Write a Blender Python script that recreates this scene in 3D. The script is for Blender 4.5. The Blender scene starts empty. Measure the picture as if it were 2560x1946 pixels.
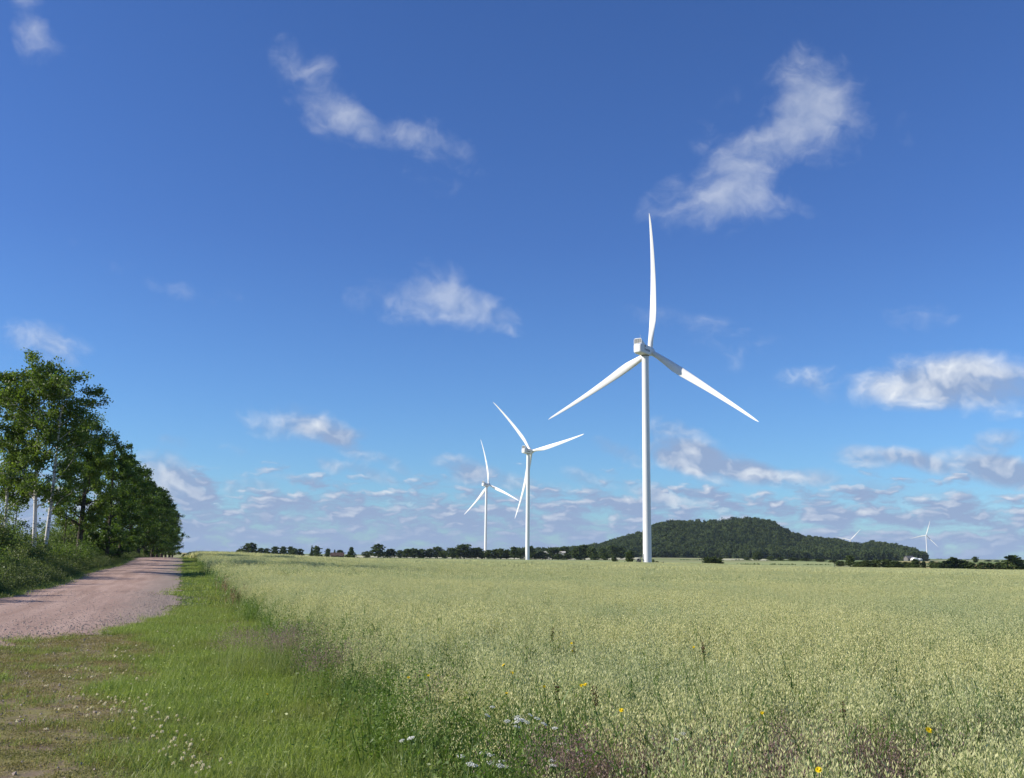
import bpy, math
import numpy as np
from mathutils import Matrix, Vector

SC = bpy.context.scene
COL = SC.collection
rad = math.radians
# ------------------------------------------------------------------ camera
EYE = np.array([0.0, 0.0, 1.7])
FPX = 2600.0                                    # focal length in photo pixels (2560 wide)
PITCH, ROLL = math.atan(420 / FPX), 0.0105
_r0 = np.array([1.0, 0, 0]); _u0 = np.array([0, -math.sin(PITCH), math.cos(PITCH)])
FWD = np.array([0, math.cos(PITCH), math.sin(PITCH)])
RGT = _r0 * math.cos(ROLL) + _u0 * math.sin(ROLL)
UPV = _u0 * math.cos(ROLL) - _r0 * math.sin(ROLL)
cam_data = bpy.data.cameras.new('camera')
cam = bpy.data.objects.new('camera', cam_data); COL.objects.link(cam)
cam_data.sensor_width = 36; cam_data.lens = FPX / 2560 * 36
cam_data.clip_start = 0.05; cam_data.clip_end = 60000
M = Matrix.Identity(4)
for i in range(3):
    M[i][0] = RGT[i]; M[i][1] = UPV[i]; M[i][2] = -FWD[i]; M[i][3] = EYE[i]
cam.matrix_world = M
SC.camera = cam

# ------------------------------------------------------------------ sun, exposure
SUN_AZ, SUN_EL = 264.0, 28.0                    # compass degrees clockwise from +Y; elevation
S_DIR = Vector((math.sin(rad(SUN_AZ)) * math.cos(rad(SUN_EL)), math.cos(rad(SUN_AZ)) * math.cos(rad(SUN_EL)), math.sin(rad(SUN_EL))))
sd = bpy.data.lights.new('sun', 'SUN'); sd.energy = 5.0; sd.angle = rad(0.5); sd.color = (1.0, 0.93, 0.82)
sun = bpy.data.objects.new('sun', sd); COL.objects.link(sun)
sun.rotation_euler = S_DIR.to_track_quat('Z', 'Y').to_euler(); sun.location = (-60, -8, 60)
vs = SC.view_settings
vs.view_transform = 'Standard'; vs.look = 'None'; vs.exposure = 0.42; vs.gamma = 1.0; vs.use_curve_mapping = False
SC.cycles.max_bounces = 6; SC.cycles.diffuse_bounces = 3; SC.cycles.transmission_bounces = 4; SC.cycles.transparent_max_bounces = 8
SC.cycles.volume_bounces = 0
SC.cycles.use_denoising = True


def px_ray(x, y):
    d = FWD + RGT * ((x - 1280) / FPX) + UPV * ((973 - y) / FPX)
    return d / d[1]


def azel(x, y):
    d = px_ray(x, y)
    return math.degrees(math.atan2(d[0], d[1])), math.degrees(math.atan2(d[2], math.hypot(d[0], d[1])))


def horizon(x):
    return 1393 + (x - 1280) * 0.0105


# ------------------------------------------------------------------ shader expression helper
class NT:
    def __init__(s, tree):
        s.t = tree

    def n(s, typ, **kw):
        nd = s.t.nodes.new(typ)
        for k, v in kw.items():
            setattr(nd, k, v)
        return nd

    def put(s, sock, v):
        if isinstance(v, bpy.types.NodeSocket):
            s.t.links.new(v, sock)
        else:
            sock.default_value = v

    def m(s, op, a, b=0.0, c=0.0, clamp=False):
        nd = s.n('ShaderNodeMath', operation=op, use_clamp=clamp)
        s.put(nd.inputs[0], a); s.put(nd.inputs[1], b)
        s.put(nd.inputs[2], c)
        return nd.outputs[0]

    def vm(s, op, a, b=(0, 0, 0), out=0):
        nd = s.n('ShaderNodeVectorMath', operation=op)
        s.put(nd.inputs[0], a); s.put(nd.inputs[1], b)
        return nd.outputs[out]

    def noise(s, vec, scale, detail=4, rough=0.5, dist=0.0, dim='3D', lac=2.0):
        nd = s.n('ShaderNodeTexNoise', noise_dimensions=dim)
        s.put(nd.inputs['Vector'], vec)
        nd.inputs['Scale'].default_value = scale; nd.inputs['Detail'].default_value = detail
        nd.inputs['Roughness'].default_value = rough; nd.inputs['Distortion'].default_value = dist
        nd.inputs['Lacunarity'].default_value = lac
        return nd.outputs[0]

    def step(s, v, lo, hi, smooth=True, a=0.0, b=1.0):
        nd = s.n('ShaderNodeMapRange', interpolation_type='SMOOTHSTEP' if smooth else 'LINEAR')
        s.put(nd.inputs[0], v); s.put(nd.inputs[1], lo); s.put(nd.inputs[2], hi)
        nd.inputs[3].default_value = a; nd.inputs[4].default_value = b
        return nd.outputs[0]

    def mix(s, f, a, b):
        nd = s.n('ShaderNodeMix', data_type='RGBA')
        s.put(nd.inputs[0], f)
        for sock, v in ((nd.inputs[6], a), (nd.inputs[7], b)):
            if isinstance(v, tuple) and len(v) == 3:
                v = v + (1.0,)
            s.put(sock, v)
        return nd.outputs[2]


# ------------------------------------------------------------------ world: Nishita sky + clouds
world = bpy.data.worlds.new('World'); SC.world = world; world.use_nodes = True
wt = world.node_tree; wt.nodes.clear(); W = NT(wt)
SKY_STRENGTH = 0.085
sky = W.n('ShaderNodeTexSky', sky_type='NISHITA', sun_disc=False)
sky.sun_elevation = rad(SUN_EL); sky.sun_rotation = rad(SUN_AZ)
sky.altitude = 100; sky.air_density = 1.0; sky.dust_density = 0.25; sky.ozone_density = 2.2
dirv = W.n('ShaderNodeTexCoord').outputs['Generated']
sep = W.n('ShaderNodeSeparateXYZ'); W.put(sep.inputs[0], dirv)
AZ = W.m('MULTIPLY', W.m('ARCTAN2', sep.outputs[0], sep.outputs[1]), 57.29578)
EL = W.m('MULTIPLY', W.m('ARCSINE', sep.outputs[2]), 57.29578)
cmb = W.n('ShaderNodeCombineXYZ'); W.put(cmb.inputs[0], AZ); W.put(cmb.inputs[1], EL)
AE = cmb.outputs[0]
D = 1.1583                                      # photo pixels per pixel of my 2210-wide sketch
# cloud patches: x, y, half width, half height, tilt in degrees, strength
PATCHES = [
    (690, 205, 92, 46, -42, .80), (760, 262, 60, 26, -25, .55), (850, 288, 85, 26, -14, .62), (935, 305, 80, 32, -22, .50), (1000, 335, 50, 25, -35, .34), (905, 365, 30, 55, 20, .30), (950, 405, 40, 20, 0, .22), (625, 130, 20, 40, 15, .22), (700, 120, 25, 28, 0, .2),
    (1735, 185, 65, 58, 0, .80), (1780, 260, 70, 62, -30, .90), (1690, 290, 95, 42, 22, .80), (1600, 370, 85, 48, 35, .80), (1520, 440, 100, 55, 12, .84), (1630, 430, 60, 40, 0, .42), (1590, 210, 45, 18, 30, .36), (1540, 290, 40, 40, 0, .34), (1820, 190, 40, 40, -40, .3), (1720, 460, 60, 18, -25, .22),
    (895, 655, 105, 36, -4, 1.0), (955, 610, 48, 34, -20, .75), (1030, 672, 72, 32, -16, .95), (1085, 690, 40, 20, -30, .4),
    (2160, 832, 165, 46, -4, .82), (2030, 824, 120, 40, -5, .74), (1890, 838, 150, 30, -6, .66), (2070, 785, 40, 25, 0, .5),
    (1470, 690, 90, 20, -10, .36), (1560, 735, 60, 45, -30, .26), (1400, 690, 50, 20, 0, .25),
    (62, 30, 26, 62, 8, .62), (85, 85, 50, 28, -40, .32), (150, 105, 60, 16, -20, .2),
    (120, 746, 55, 30, -14, .95), (18, 728, 24, 34, 0, .55),
    (205, 555, 42, 14, -25, .36), (320, 600, 40, 14, -30, .22), (400, 632, 58, 17, -10, .42), (490, 628, 36, 13, -15, .34),
    (1962, 280, 20, 26, 20, .32), (1990, 688, 56, 24, -8, .34), (1650, 742, 40, 16, 0, .2),
    (630, 915, 85, 30, -5, .85), (700, 930, 60, 20, -12, .85), (755, 942, 40, 12, 8, .5), (380, 955, 36, 10, -8, .4), (490, 965, 40, 10, -20, .3),
    (1478, 940, 62, 24, -20, .8), (1478, 985, 62, 24, -10, 1.1), (1555, 1010, 90, 26, -10, 1.1), (1640, 1020, 58, 18, -6, .9), (1340, 978, 48, 15, -25, .75),
    (1880, 986, 64, 18, -6, .85), (1972, 992, 46, 15, -20, .75), (2155, 950, 42, 16, 0, .65), (2110, 1008, 80, 27, -10, 1.05), (2195, 1030, 60, 26, -14, .95), (1755, 1030, 38, 17, -5, .9),
    (362, 1036, 58, 40, -30, 1.25), (420, 1068, 50, 26, -35, 1.0), (1000, 1004, 52, 17, -8, .75), (1075, 1036, 66, 17, -10, .8), (985, 1038, 42, 12, 0, .6), (770, 975, 48, 13, -16, .75),
    (860, 1006, 34, 12, -35, .7), (810, 1026, 52, 13, -16, .75), (708, 1003, 24, 13, -20, .65), (560, 1048, 36, 13, -8, .75), (508, 1064, 34, 14, -35, .8), (845, 1078, 42, 12, -16, .7), (622, 1028, 36, 8, 0, .5),
    (1285, 1036, 55, 15, -14, .7), (1490, 1078, 75, 24, -10, 1.0), (1405, 1072, 42, 22, -20, .75), (1190, 1050, 40, 12, -10, .5), (1960, 1070, 130, 20, -8, .75),
]
cm1 = W.n('ShaderNodeCombineXYZ'); W.put(cm1.inputs[0], AZ); W.put(cm1.inputs[1], EL); cm1.inputs[2].default_value = 1.0
AE1 = cm1.outputs[0]
acc = 0.0
for (x, y, a, b, ang, amp) in PATCHES:
    ca, ce = azel(x * D, y * D)
    k = D / FPX * 57.3 * 1.68
    c_, s_ = math.cos(rad(ang - 0.6)), math.sin(rad(ang - 0.6))
    ux, uy = c_ / (a * k), s_ / (a * k); vx, vy = -s_ / (b * k), c_ / (b * k)
    p_ = W.vm('DOT_PRODUCT', AE1, (ux, uy, -(ux * ca + uy * ce)), 1)
    q_ = W.vm('DOT_PRODUCT', AE1, (vx, vy, -(vx * ca + vy * ce)), 1)
    e_ = W.m('MULTIPLY_ADD', q_, q_, W.m('MULTIPLY_ADD', p_, p_, -1.0))
    acc = W.m('MULTIPLY_ADD', W.m('MINIMUM', e_, 0.0), -amp * (1.25 if y > 930 else 1.0), acc)
# warp and fractal noise in sky angles (degrees)
warp = W.n('ShaderNodeTexNoise'); W.put(warp.inputs['Vector'], AE)
warp.inputs['Scale'].default_value = 0.35; warp.inputs['Detail'].default_value = 4
wv = W.n('ShaderNodeVectorMath', operation='SCALE'); W.put(wv.inputs[0], W.vm('SUBTRACT', warp.outputs['Color'], (.5, .5, .5))); wv.inputs['Scale'].default_value = 3.2
AEw = W.vm('ADD', AE, wv.outputs[0])
SUNOFF = (-0.40, 0.62, 0.0)


def cl_noise(v, det=6):
    a = W.noise(W.vm('MULTIPLY', v, (1.0, 1.45, 1.0)), 0.46, det, 0.55)
    return a


n1 = cl_noise(AEw)
n0 = cl_noise(AEw, 2.5)
n2 = cl_noise(W.vm('ADD', AEw, SUNOFF), 2.5)
hi = W.m('MULTIPLY_ADD', W.m('SUBTRACT', n1, 0.5), 2.3, acc)
hero = W.step(hi, 0.10, 1.9)
hero = W.m('MULTIPLY', hero, W.step(acc, 0.02, 0.22))
# low stratocumulus bank that closes towards the horizon
w2 = W.n('ShaderNodeTexNoise'); W.put(w2.inputs['Vector'], AE); w2.inputs['Scale'].default_value = 0.9; w2.inputs['Detail'].default_value = 3
w2v = W.vm('MULTIPLY', W.vm('SUBTRACT', w2.outputs['Color'], (.5, .5, .5)), (1.3, .55, 0))
lowv = W.vm('MULTIPLY', W.vm('ADD', AE, w2v), (0.48, 1.45, 1.0))
l1 = W.noise(lowv, 1.05, 6, 0.56)
l0 = W.noise(lowv, 1.05, 2.5, 0.52)
l2 = W.noise(W.vm('ADD', lowv, (-0.20, 0.27, 0.0)), 1.05, 2.5, 0.52)
cover = W.step(EL, 6.0, 2.2, True)
lo = W.m('ADD', W.m('MULTIPLY', W.m('SUBTRACT', l1, 0.5), 3.4), W.m('MULTIPLY_ADD', cover, 1.15, -0.46))
low = W.m('MULTIPLY', W.step(lo, 0.0, 0.85), W.step(EL, 7.0, 4.2))
dens = W.m('MAXIMUM', W.m('MULTIPLY', hero, W.step(EL, 9.0, 14.0, True, .92, .46)), W.m('MULTIPLY', low, 0.97))
# brightness: sunward side of each puff is lit, thin cloud is bright, thick low cloud is grey
lit_h = W.m('MULTIPLY_ADD', W.m('SUBTRACT', n0, n2), W.step(EL, 9.0, 15.0, True, 2.6, 1.2), W.m('MULTIPLY_ADD', W.m('SUBTRACT', n1, n0), 1.2, 0.43))
lit_l = W.m('MULTIPLY_ADD', W.m('MULTIPLY', W.m('SUBTRACT', l0, l2), W.step(EL, .2, 3.2, True, .35, 1.0)), 3.3, W.m('MULTIPLY_ADD', W.m('SUBTRACT', l1, l0), 0.9, 0.24))
useL = W.step(W.m('SUBTRACT', low, hero), -0.1, 0.3)
lit = W.m('ADD', W.m('MULTIPLY', lit_h, W.m('SUBTRACT', 1.0, useL)), W.m('MULTIPLY', lit_l, useL))
lit = W.m('ADD', lit, W.step(EL, 5.5, 12.0, True, -0.30, 0.16), clamp=True)
CS = 1.0 / SKY_STRENGTH
ccol = W.mix(lit, tuple(c * CS for c in (.225, .30, .455)), tuple(c * CS for c in (.68, .70, .72)))
skyc = W.vm('MULTIPLY', sky.outputs[0], W.mix(W.step(EL, 3.0, 17.0, False), (0.54, 0.88, 1.31), (0.455, 0.70, 1.20)))
final = W.mix(dens, skyc, ccol)
bg = W.n('ShaderNodeBackground'); bg.inputs['Strength'].default_value = SKY_STRENGTH
W.put(bg.inputs['Color'], final)
wo = W.n('ShaderNodeOutputWorld'); wt.links.new(bg.outputs[0], wo.inputs[0])

# ------------------------------------------------------------------ terrain
CTRL = np.array([
    (0, 0, 0), (0, 8, 0), (-4, 12, 0), (4, 14, 0), (-8, 28, 0.02), (8, 30, -.05), (-20, 50, .15), (5, 60, -.2), (-26, 80, .5), (10, 110, -.5), (35, 90, -.5),
    (-46, 140, 1.1), (-20, 160, .1), (-75, 230, .75), (-60, 320, -.2), (-116, 480, -.4), (-142, 480, -.1), (-74, 480, -.8), (-33, 480, -1.3), (-110, 330, .4),
    (40, 250, -1.0), (40, 320, -1.15), (50, 387, -.56), (110, 330, -1.5), (172, 350, -1.7), (90, 180, -1.0), (172, 410, -1.5), (12, 775, -.2), (-28, 1177, 1.4), (-200, 750, -.3),
    (100, 520, -.7), (175, 800, .9), (300, 800, .6), (250, 1450, 3.0), (480, 1200, 2.0), (1400, 3500, 9.0), (-600, 3000, 4.0), (0, 3500, 6.0), (-60, 90, 1.0), (-80, 60, .8), (-34, 64, .45)])


def _q(X, Y):
    rho = np.hypot(X, Y)
    return np.arctan2(X, Y) * 1.6, np.log(rho + 8.0)


_cq = _q(CTRL[:, 0], CTRL[:, 1])


def g(X, Y):
    X = np.asarray(X, float); Y = np.asarray(Y, float)
    a, b = _q(X, Y)
    num = np.zeros_like(a); den = np.zeros_like(a)
    for i in range(len(CTRL)):
        da = np.abs(a - _cq[0][i]); da = np.minimum(da, 2 * np.pi * 1.6 - da)
        w = 1.0 / (da ** 2 + (b - _cq[1][i]) ** 2 + 0.004) ** 1.6
        num += w * CTRL[i, 2]; den += w
    return num / den


def gf(x, y):
    return float(g(np.array([x]), np.array([y]))[0])


def at(x, y, Y):                                # the place at distance Y that the photo shows at (x, y)
    return EYE + px_ray(x, y) * Y


def hit(x, y, dz=0.0):                          # where the view line through (x, y) meets the ground + dz
    d = px_ray(x, y); t = np.geomspace(2, 3000, 4000)
    P = EYE[None] + d[None] * t[:, None]
    h = P[:, 2] - (g(P[:, 0], P[:, 1]) + dz)
    i = int(np.argmax(h < 0)) if (h < 0).any() else len(t) - 1
    return P[i]


# ------------------------------------------------------------------ mesh helpers
class MB:
    """collects faces of 3 or 4 corners, with a material slot and a tint value"""
    def __init__(s):
        s.V = []; s.F = []; s.m = []; s.t = []; s.nv = 0

    def add(s, V, F, mat=0, tint=0.5):
        V = np.asarray(V, float).reshape(-1, 3); F = np.asarray(F, int)
        s.V.append(V); s.F.append(F + s.nv); s.m.append(np.full(len(F), mat))
        tt = np.asarray(tint, float)
        s.t.append(np.full(len(V), float(tt)) if tt.ndim == 0 else tt)
        s.nv += len(V)

    def mesh(s, name, mats, smooth=False):
        me = bpy.data.meshes.new(name)
        V = np.concatenate(s.V); T = np.concatenate(s.t)
        me.vertices.add(len(V)); me.vertices.foreach_set('co', V.ravel().astype(np.float32))
        sizes = np.concatenate([np.full(len(f), f.shape[1]) for f in s.F]).astype(np.int32)
        loops = np.concatenate([f.ravel() for f in s.F]).astype(np.int32)
        me.loops.add(len(loops)); me.loops.foreach_set('vertex_index', loops)
        me.polygons.add(len(sizes))
        st = np.concatenate([[0], np.cumsum(sizes)[:-1]]).astype(np.int32)
        me.polygons.foreach_set('loop_start', st)
        me.polygons.foreach_set('material_index', np.concatenate(s.m).astype(np.int32))
        me.polygons.foreach_set('use_smooth', np.full(len(sizes), smooth))
        at_ = me.attributes.new('tint', 'FLOAT', 'POINT'); at_.data.foreach_set('value', T.astype(np.float32))
        for m_ in (mats if isinstance(mats, (list, tuple)) else [mats]):
            me.materials.append(m_)
        me.update(calc_edges=True)
        return me


def link(name, me, parent=None, loc=(0, 0, 0), rot=(0, 0, 0), scl=(1, 1, 1)):
    o = bpy.data.objects.new(name, me); COL.objects.link(o)
    o.location = loc; o.rotation_euler = rot; o.scale = scl
    if parent is not None:
        o.parent = parent
    return o


def tag(o, label=None, cat=None, group=None, kind=None):
    if label: o['label'] = label
    if cat: o['category'] = cat
    if group: o['group'] = group
    if kind: o['kind'] = kind
    return o


def thing(name, loc, label, cat, group=None, rz=0.0, scl=(1, 1, 1)):
    o = link(name, None, None, loc, (0, 0, rz), scl); o.empty_display_size = .2
    return tag(o, label, cat, group)


def norm(v):
    return v / np.maximum(np.linalg.norm(v, axis=-1, keepdims=True), 1e-9)


def tube(mb, pts, radii, n=6, mat=0, tint=.5, cap=False):
    pts = np.asarray(pts, float); radii = np.asarray(radii, float)
    d = np.gradient(pts, axis=0); d = norm(d)
    ref = np.array([1.0, 0, 0]) if abs(d[0][2]) > .7 else np.array([0, 0, 1.0])
    e1 = norm(np.cross(d, ref)); e2 = np.cross(d, e1)
    a = np.linspace(0, 2 * np.pi, n, endpoint=False)
    V = pts[:, None] + radii[:, None, None] * (np.cos(a)[None, :, None] * e1[:, None] + np.sin(a)[None, :, None] * e2[:, None])
    k = len(pts); F = []
    for i in range(k - 1):
        for j in range(n):
            F.append((i * n + j, i * n + (j + 1) % n, (i + 1) * n + (j + 1) % n, (i + 1) * n + j))
    mb.add(V, F, mat, tint)
    if cap:
        for i in (0, k - 1):
            c = pts[i]; VV = np.concatenate([V[i], c[None]])
            mb.add(VV, [(j, (j + 1) % n, n) for j in range(n)], mat, tint)


def box(mb, c, h, mat=0, tint=.5, rz=0.0):
    c = np.asarray(c, float); h = np.asarray(h, float)
    V = np.array([(x, y, z) for x in (-1, 1) for y in (-1, 1) for z in (-1, 1)], float) * h
    if rz:
        R = np.array([[math.cos(rz), -math.sin(rz), 0], [math.sin(rz), math.cos(rz), 0], [0, 0, 1]]); V = V @ R.T
    mb.add(V + c, [(0, 1, 3, 2), (4, 6, 7, 5), (0, 4, 5, 1), (2, 3, 7, 6), (0, 2, 6, 4), (1, 5, 7, 3)], mat, tint)


def diamonds(mb, c, ax, sd_, L, Wd, mat=0, tint=.5):
    """leaf-shaped quads: centre, long axis, short axis"""
    n = len(c); L = np.broadcast_to(L, (n,))[:, None] * .5; Wd = np.broadcast_to(Wd, (n,))[:, None] * .5
    V = np.stack([c - ax * L, c + sd_ * Wd, c + ax * L, c - sd_ * Wd], 1)
    tt = np.repeat(np.broadcast_to(tint, (n,)), 4)
    mb.add(V.reshape(-1, 3), np.arange(4 * n).reshape(n, 4), mat, tt)


def ribbons(mb, base, dr, bend, L, Wd, seg=3, mat=0, tint=.5):
    """blades of grass: base, start direction, bend vector, length, width"""
    n = len(base); dr = norm(dr); L = np.broadcast_to(L, (n,)); Wd = np.broadcast_to(Wd, (n,))
    sdv = np.cross(dr, np.array([0, 0, 1.0])); bad = np.linalg.norm(sdv, axis=1) < .05
    rs = np.random.default_rng(n); th = rs.uniform(0, 6.28, n)
    sdv = np.where(bad[:, None], np.stack([np.cos(th), np.sin(th), 0 * th], 1), sdv)
    rot = rs.uniform(-1, 1, n)[:, None]
    sdv = norm(norm(sdv) + rot * np.stack([np.cos(th), np.sin(th), 0 * th], 1))
    V = []
    for i in range(seg + 1):
        t = i / seg
        p = base + dr * (L * t)[:, None] + bend * (L * t * t)[:, None]
        w = (Wd * (1 - t) ** .6 * .5 + 1e-4)[:, None]
        V += [p - sdv * w, p + sdv * w]
    V = np.stack(V, 1); K = 2 * (seg + 1)
    F = np.concatenate([np.arange(n)[:, None] * K + np.array([2 * i, 2 * i + 1, 2 * i + 3, 2 * i + 2])[None] for i in range(seg)])
    mb.add(V.reshape(-1, 3), F, mat, np.repeat(np.broadcast_to(tint, (n,)), K))


def rdir(rng, n, zmin=-1.0):
    z = rng.uniform(zmin, 1, n); a = rng.uniform(0, 2 * np.pi, n); r = np.sqrt(1 - z * z)
    return np.stack([r * np.cos(a), r * np.sin(a), z], 1)


# ------------------------------------------------------------------ materials
def new_mat(name):
    m = bpy.data.materials.new(name); m.use_nodes = True
    t = m.node_tree; t.nodes.clear()
    return m, NT(t)


def finish(m, N, surf):
    o = N.n('ShaderNodeOutputMaterial'); N.t.links.new(surf, o.inputs[0]); return m


def pbsdf(N, col, rough=.6, spec=.3, bump=None, bstr=.3, bdist=.02, metal=0.0):
    b = N.n('ShaderNodeBsdfPrincipled')
    if isinstance(col, tuple): col = col + (1.0,) if len(col) == 3 else col
    N.put(b.inputs['Base Color'], col); N.put(b.inputs['Roughness'], rough)
    b.inputs['Specular IOR Level'].default_value = spec; b.inputs['Metallic'].default_value = metal
    if bump is not None:
        bp = N.n('ShaderNodeBump'); bp.inputs['Strength'].default_value = bstr; bp.inputs['Distance'].default_value = bdist
        N.put(bp.inputs['Height'], bump); N.t.links.new(bp.outputs[0], b.inputs['Normal'])
    return b.outputs[0]


def leaf_mat(name, ca, cb, transl=.35, rough=.5, spec=.25, patch=None, pscale=.25, patchcol=None, own=.2):
    """foliage: colour runs ca..cb by each leaf's own tint, with slow patches over the ground"""
    m, N = new_mat(name)
    t = N.n('ShaderNodeAttribute', attribute_name='tint').outputs['Fac']
    rnd = N.n('ShaderNodeObjectInfo').outputs['Random']
    f = N.m('ADD', N.m('MULTIPLY', t, 1 - own), N.m('MULTIPLY', rnd, own), clamp=True)
    col = N.mix(f, ca, cb)
    if patchcol is not None:
        pos = N.n('ShaderNodeNewGeometry').outputs['Position']
        pn = N.noise(N.vm('MULTIPLY', pos, (1, 1, 0)), pscale, 4, .6)
        col = N.mix(N.m('MULTIPLY', N.step(pn, .44, .64), patch), col, patchcol)
    p = pbsdf(N, col, rough, spec)
    tr = N.n('ShaderNodeBsdfTranslucent')
    hs = N.n('ShaderNodeHueSaturation'); hs.inputs['Saturation'].default_value = 1.15; hs.inputs['Value'].default_value = 1.25
    N.put(hs.inputs['Color'], col); N.t.links.new(hs.outputs[0], tr.inputs[0])
    mx = N.n('ShaderNodeMixShader'); mx.inputs[0].default_value = transl
    N.t.links.new(p, mx.inputs[1]); N.t.links.new(tr.outputs[0], mx.inputs[2])
    return finish(m, N, mx.outputs[0])


def plain(name, col, rough=.6, spec=.3, var=.12, scale=3.0, bump=0.0, metal=0.0, col2=None):
    m, N = new_mat(name)
    pos = N.n('ShaderNodeTexCoord').outputs['Object']
    nz = N.noise(pos, scale, 5, .6)
    c2 = col2 or tuple(c * (1 - 2 * var) for c in col)
    c = N.mix(N.step(nz, .35, .65), col, c2)
    return finish(m, N, pbsdf(N, c, rough, spec, nz if bump else None, bump, .05, metal))


MAT = {}
MAT['leaf_dark'] = leaf_mat('leaf_dark', (.034, .068, .014), (.145, .215, .045), .45)
MAT['leaf_birch'] = leaf_mat('leaf_birch', (.046, .086, .017), (.185, .255, .055), .45)
MAT['leaf_shrub'] = leaf_mat('leaf_shrub', (.060, .108, .022), (.20, .27, .065), .42)
MAT['leaf_far'] = leaf_mat('leaf_far', (.034, .060, .018), (.125, .165, .050), .25, .7, .1)
MAT['leaf_forest'] = leaf_mat('leaf_forest', (.022, .044, .018), (.135, .175, .060), .2, .8, .05, own=.55)
MAT['needle'] = leaf_mat('needle', (.022, .044, .022), (.060, .092, .042), .1, .8, .05)
MAT['weed'] = leaf_mat('weed', (.065, .10, .022), (.21, .25, .08), .35)
MAT['grass'] = leaf_mat('grass', (.115, .195, .034), (.40, .46, .13), .40, .45, .3, .55, .35, (.20, .21, .06))
MAT['grass_tall'] = leaf_mat('grass_tall', (.11, .17, .04), (.33, .38, .13), .40, .45, .3)
MAT['turf_worn'] = leaf_mat('turf_worn', (.19, .165, .06), (.38, .32, .15), .30, .6, .2, .45, .8, (.13, .19, .035))
MAT['oat_head'] = leaf_mat('oat_head', (.39, .41, .165), (.82, .76, .40), .38, .5, .25, .6, .16, (.36, .42, .23))
MAT['oat_leaf'] = leaf_mat('oat_leaf', (.075, .14, .04), (.22, .31, .095), .40, .45, .3)
MAT['oat_far'] = leaf_mat('oat_far', (.39, .42, .18), (.68, .65, .345), .35, .6, .2, .6, .05, (.37, .42, .22))
MAT['purple_head'] = leaf_mat('purple_head', (.19, .11, .105), (.44, .32, .29), .35)
MAT['sorrel'] = leaf_mat('sorrel', (.20, .14, .075), (.36, .27, .16), .3)
MAT['stem_green'] = leaf_mat('stem_green', (.08, .14, .03), (.14, .22, .05), .2)
MAT['petal_yellow'] = leaf_mat('petal_yellow', (.80, .60, .01), (.90, .72, .02), .3)
MAT['petal_white'] = leaf_mat('petal_white', (.70, .70, .62), (.85, .85, .80), .3)
MAT['clover_white'] = leaf_mat('clover_white', (.66, .60, .40), (.88, .82, .62), .3)
MAT['dock_brown'] = leaf_mat('dock_brown', (.05, .025, .012), (.10, .05, .02), .2)
MAT['bark'] = plain('bark', (.10, .085, .065), .9, .1, .25, 6, .6)
MAT['bark_far'] = plain('bark_far', (.05, .042, .032), .9, .1, .2, 3)
MAT['white_paint'] = plain('white_paint', (.80, .80, .78), .35, .45, .02, .15)
MAT['steel'] = plain('steel', (.36, .37, .37), .45, .5, .1, 4, 0, .6)
MAT['dark_steel'] = plain('dark_steel', (.035, .04, .045), .6, .3, .15, 3)
MAT['radiator'] = plain('radiator', (.21, .22, .22), .6, .3, .2, 6)
MAT['nacelle_dark'] = plain('nacelle_dark', (.05, .06, .07), .6, .3, .1, 3)
MAT['lettering'] = plain('lettering', (.012, .02, .05), .5, .3, .05, 2)
MAT['concrete'] = plain('concrete', (.42, .40, .36), .9, .2, .12, 2, .2)
MAT['barn_wall'] = plain('barn_wall', (.60, .57, .50), .85, .2, .07, .6)
MAT['roof_brown'] = plain('roof_brown', (.11, .07, .055), .8, .2, .15, 1)
MAT['roof_grey'] = plain('roof_grey', (.17, .16, .15), .8, .2, .1, 1)
MAT['plastic_white'] = plain('plastic_white', (.82, .82, .80), .4, .4, .03, 1)
MAT['window_dark'] = plain('window_dark', (.02, .025, .03), .15, .5, .1, 1)
MAT['stone'] = plain('stone', (.30, .28, .25), .9, .2, .25, 3, .5)


def birch_bark():
    m, N = new_mat('birch_bark')
    pos = N.n('ShaderNodeTexCoord').outputs['Object']
    v = N.vm('MULTIPLY', pos, (2.2, 2.2, 7.0))
    band = N.step(N.noise(v, 1.6, 4, .6), .58, .66)
    low = N.step(N.noise(pos, 1.1, 3, .5), .56, .70)
    c = N.mix(band, (.62, .59, .54), (.05, .045, .04))
    c = N.mix(N.m('MULTIPLY', low, .6), c, (.12, .10, .09))
    return finish(m, N, pbsdf(N, c, .75, .2, band, .3, .02))


MAT['birch_bark'] = birch_bark()
EDGE, SLOPE = 1.75, 0.31                         # field edge runs along X = EDGE - SLOPE*Y


def zone_u(N, pos):
    sp = N.n('ShaderNodeSeparateXYZ'); N.put(sp.inputs[0], pos)
    return N.m('MULTIPLY_ADD', sp.outputs[1], SLOPE, sp.outputs[0]), sp


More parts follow.
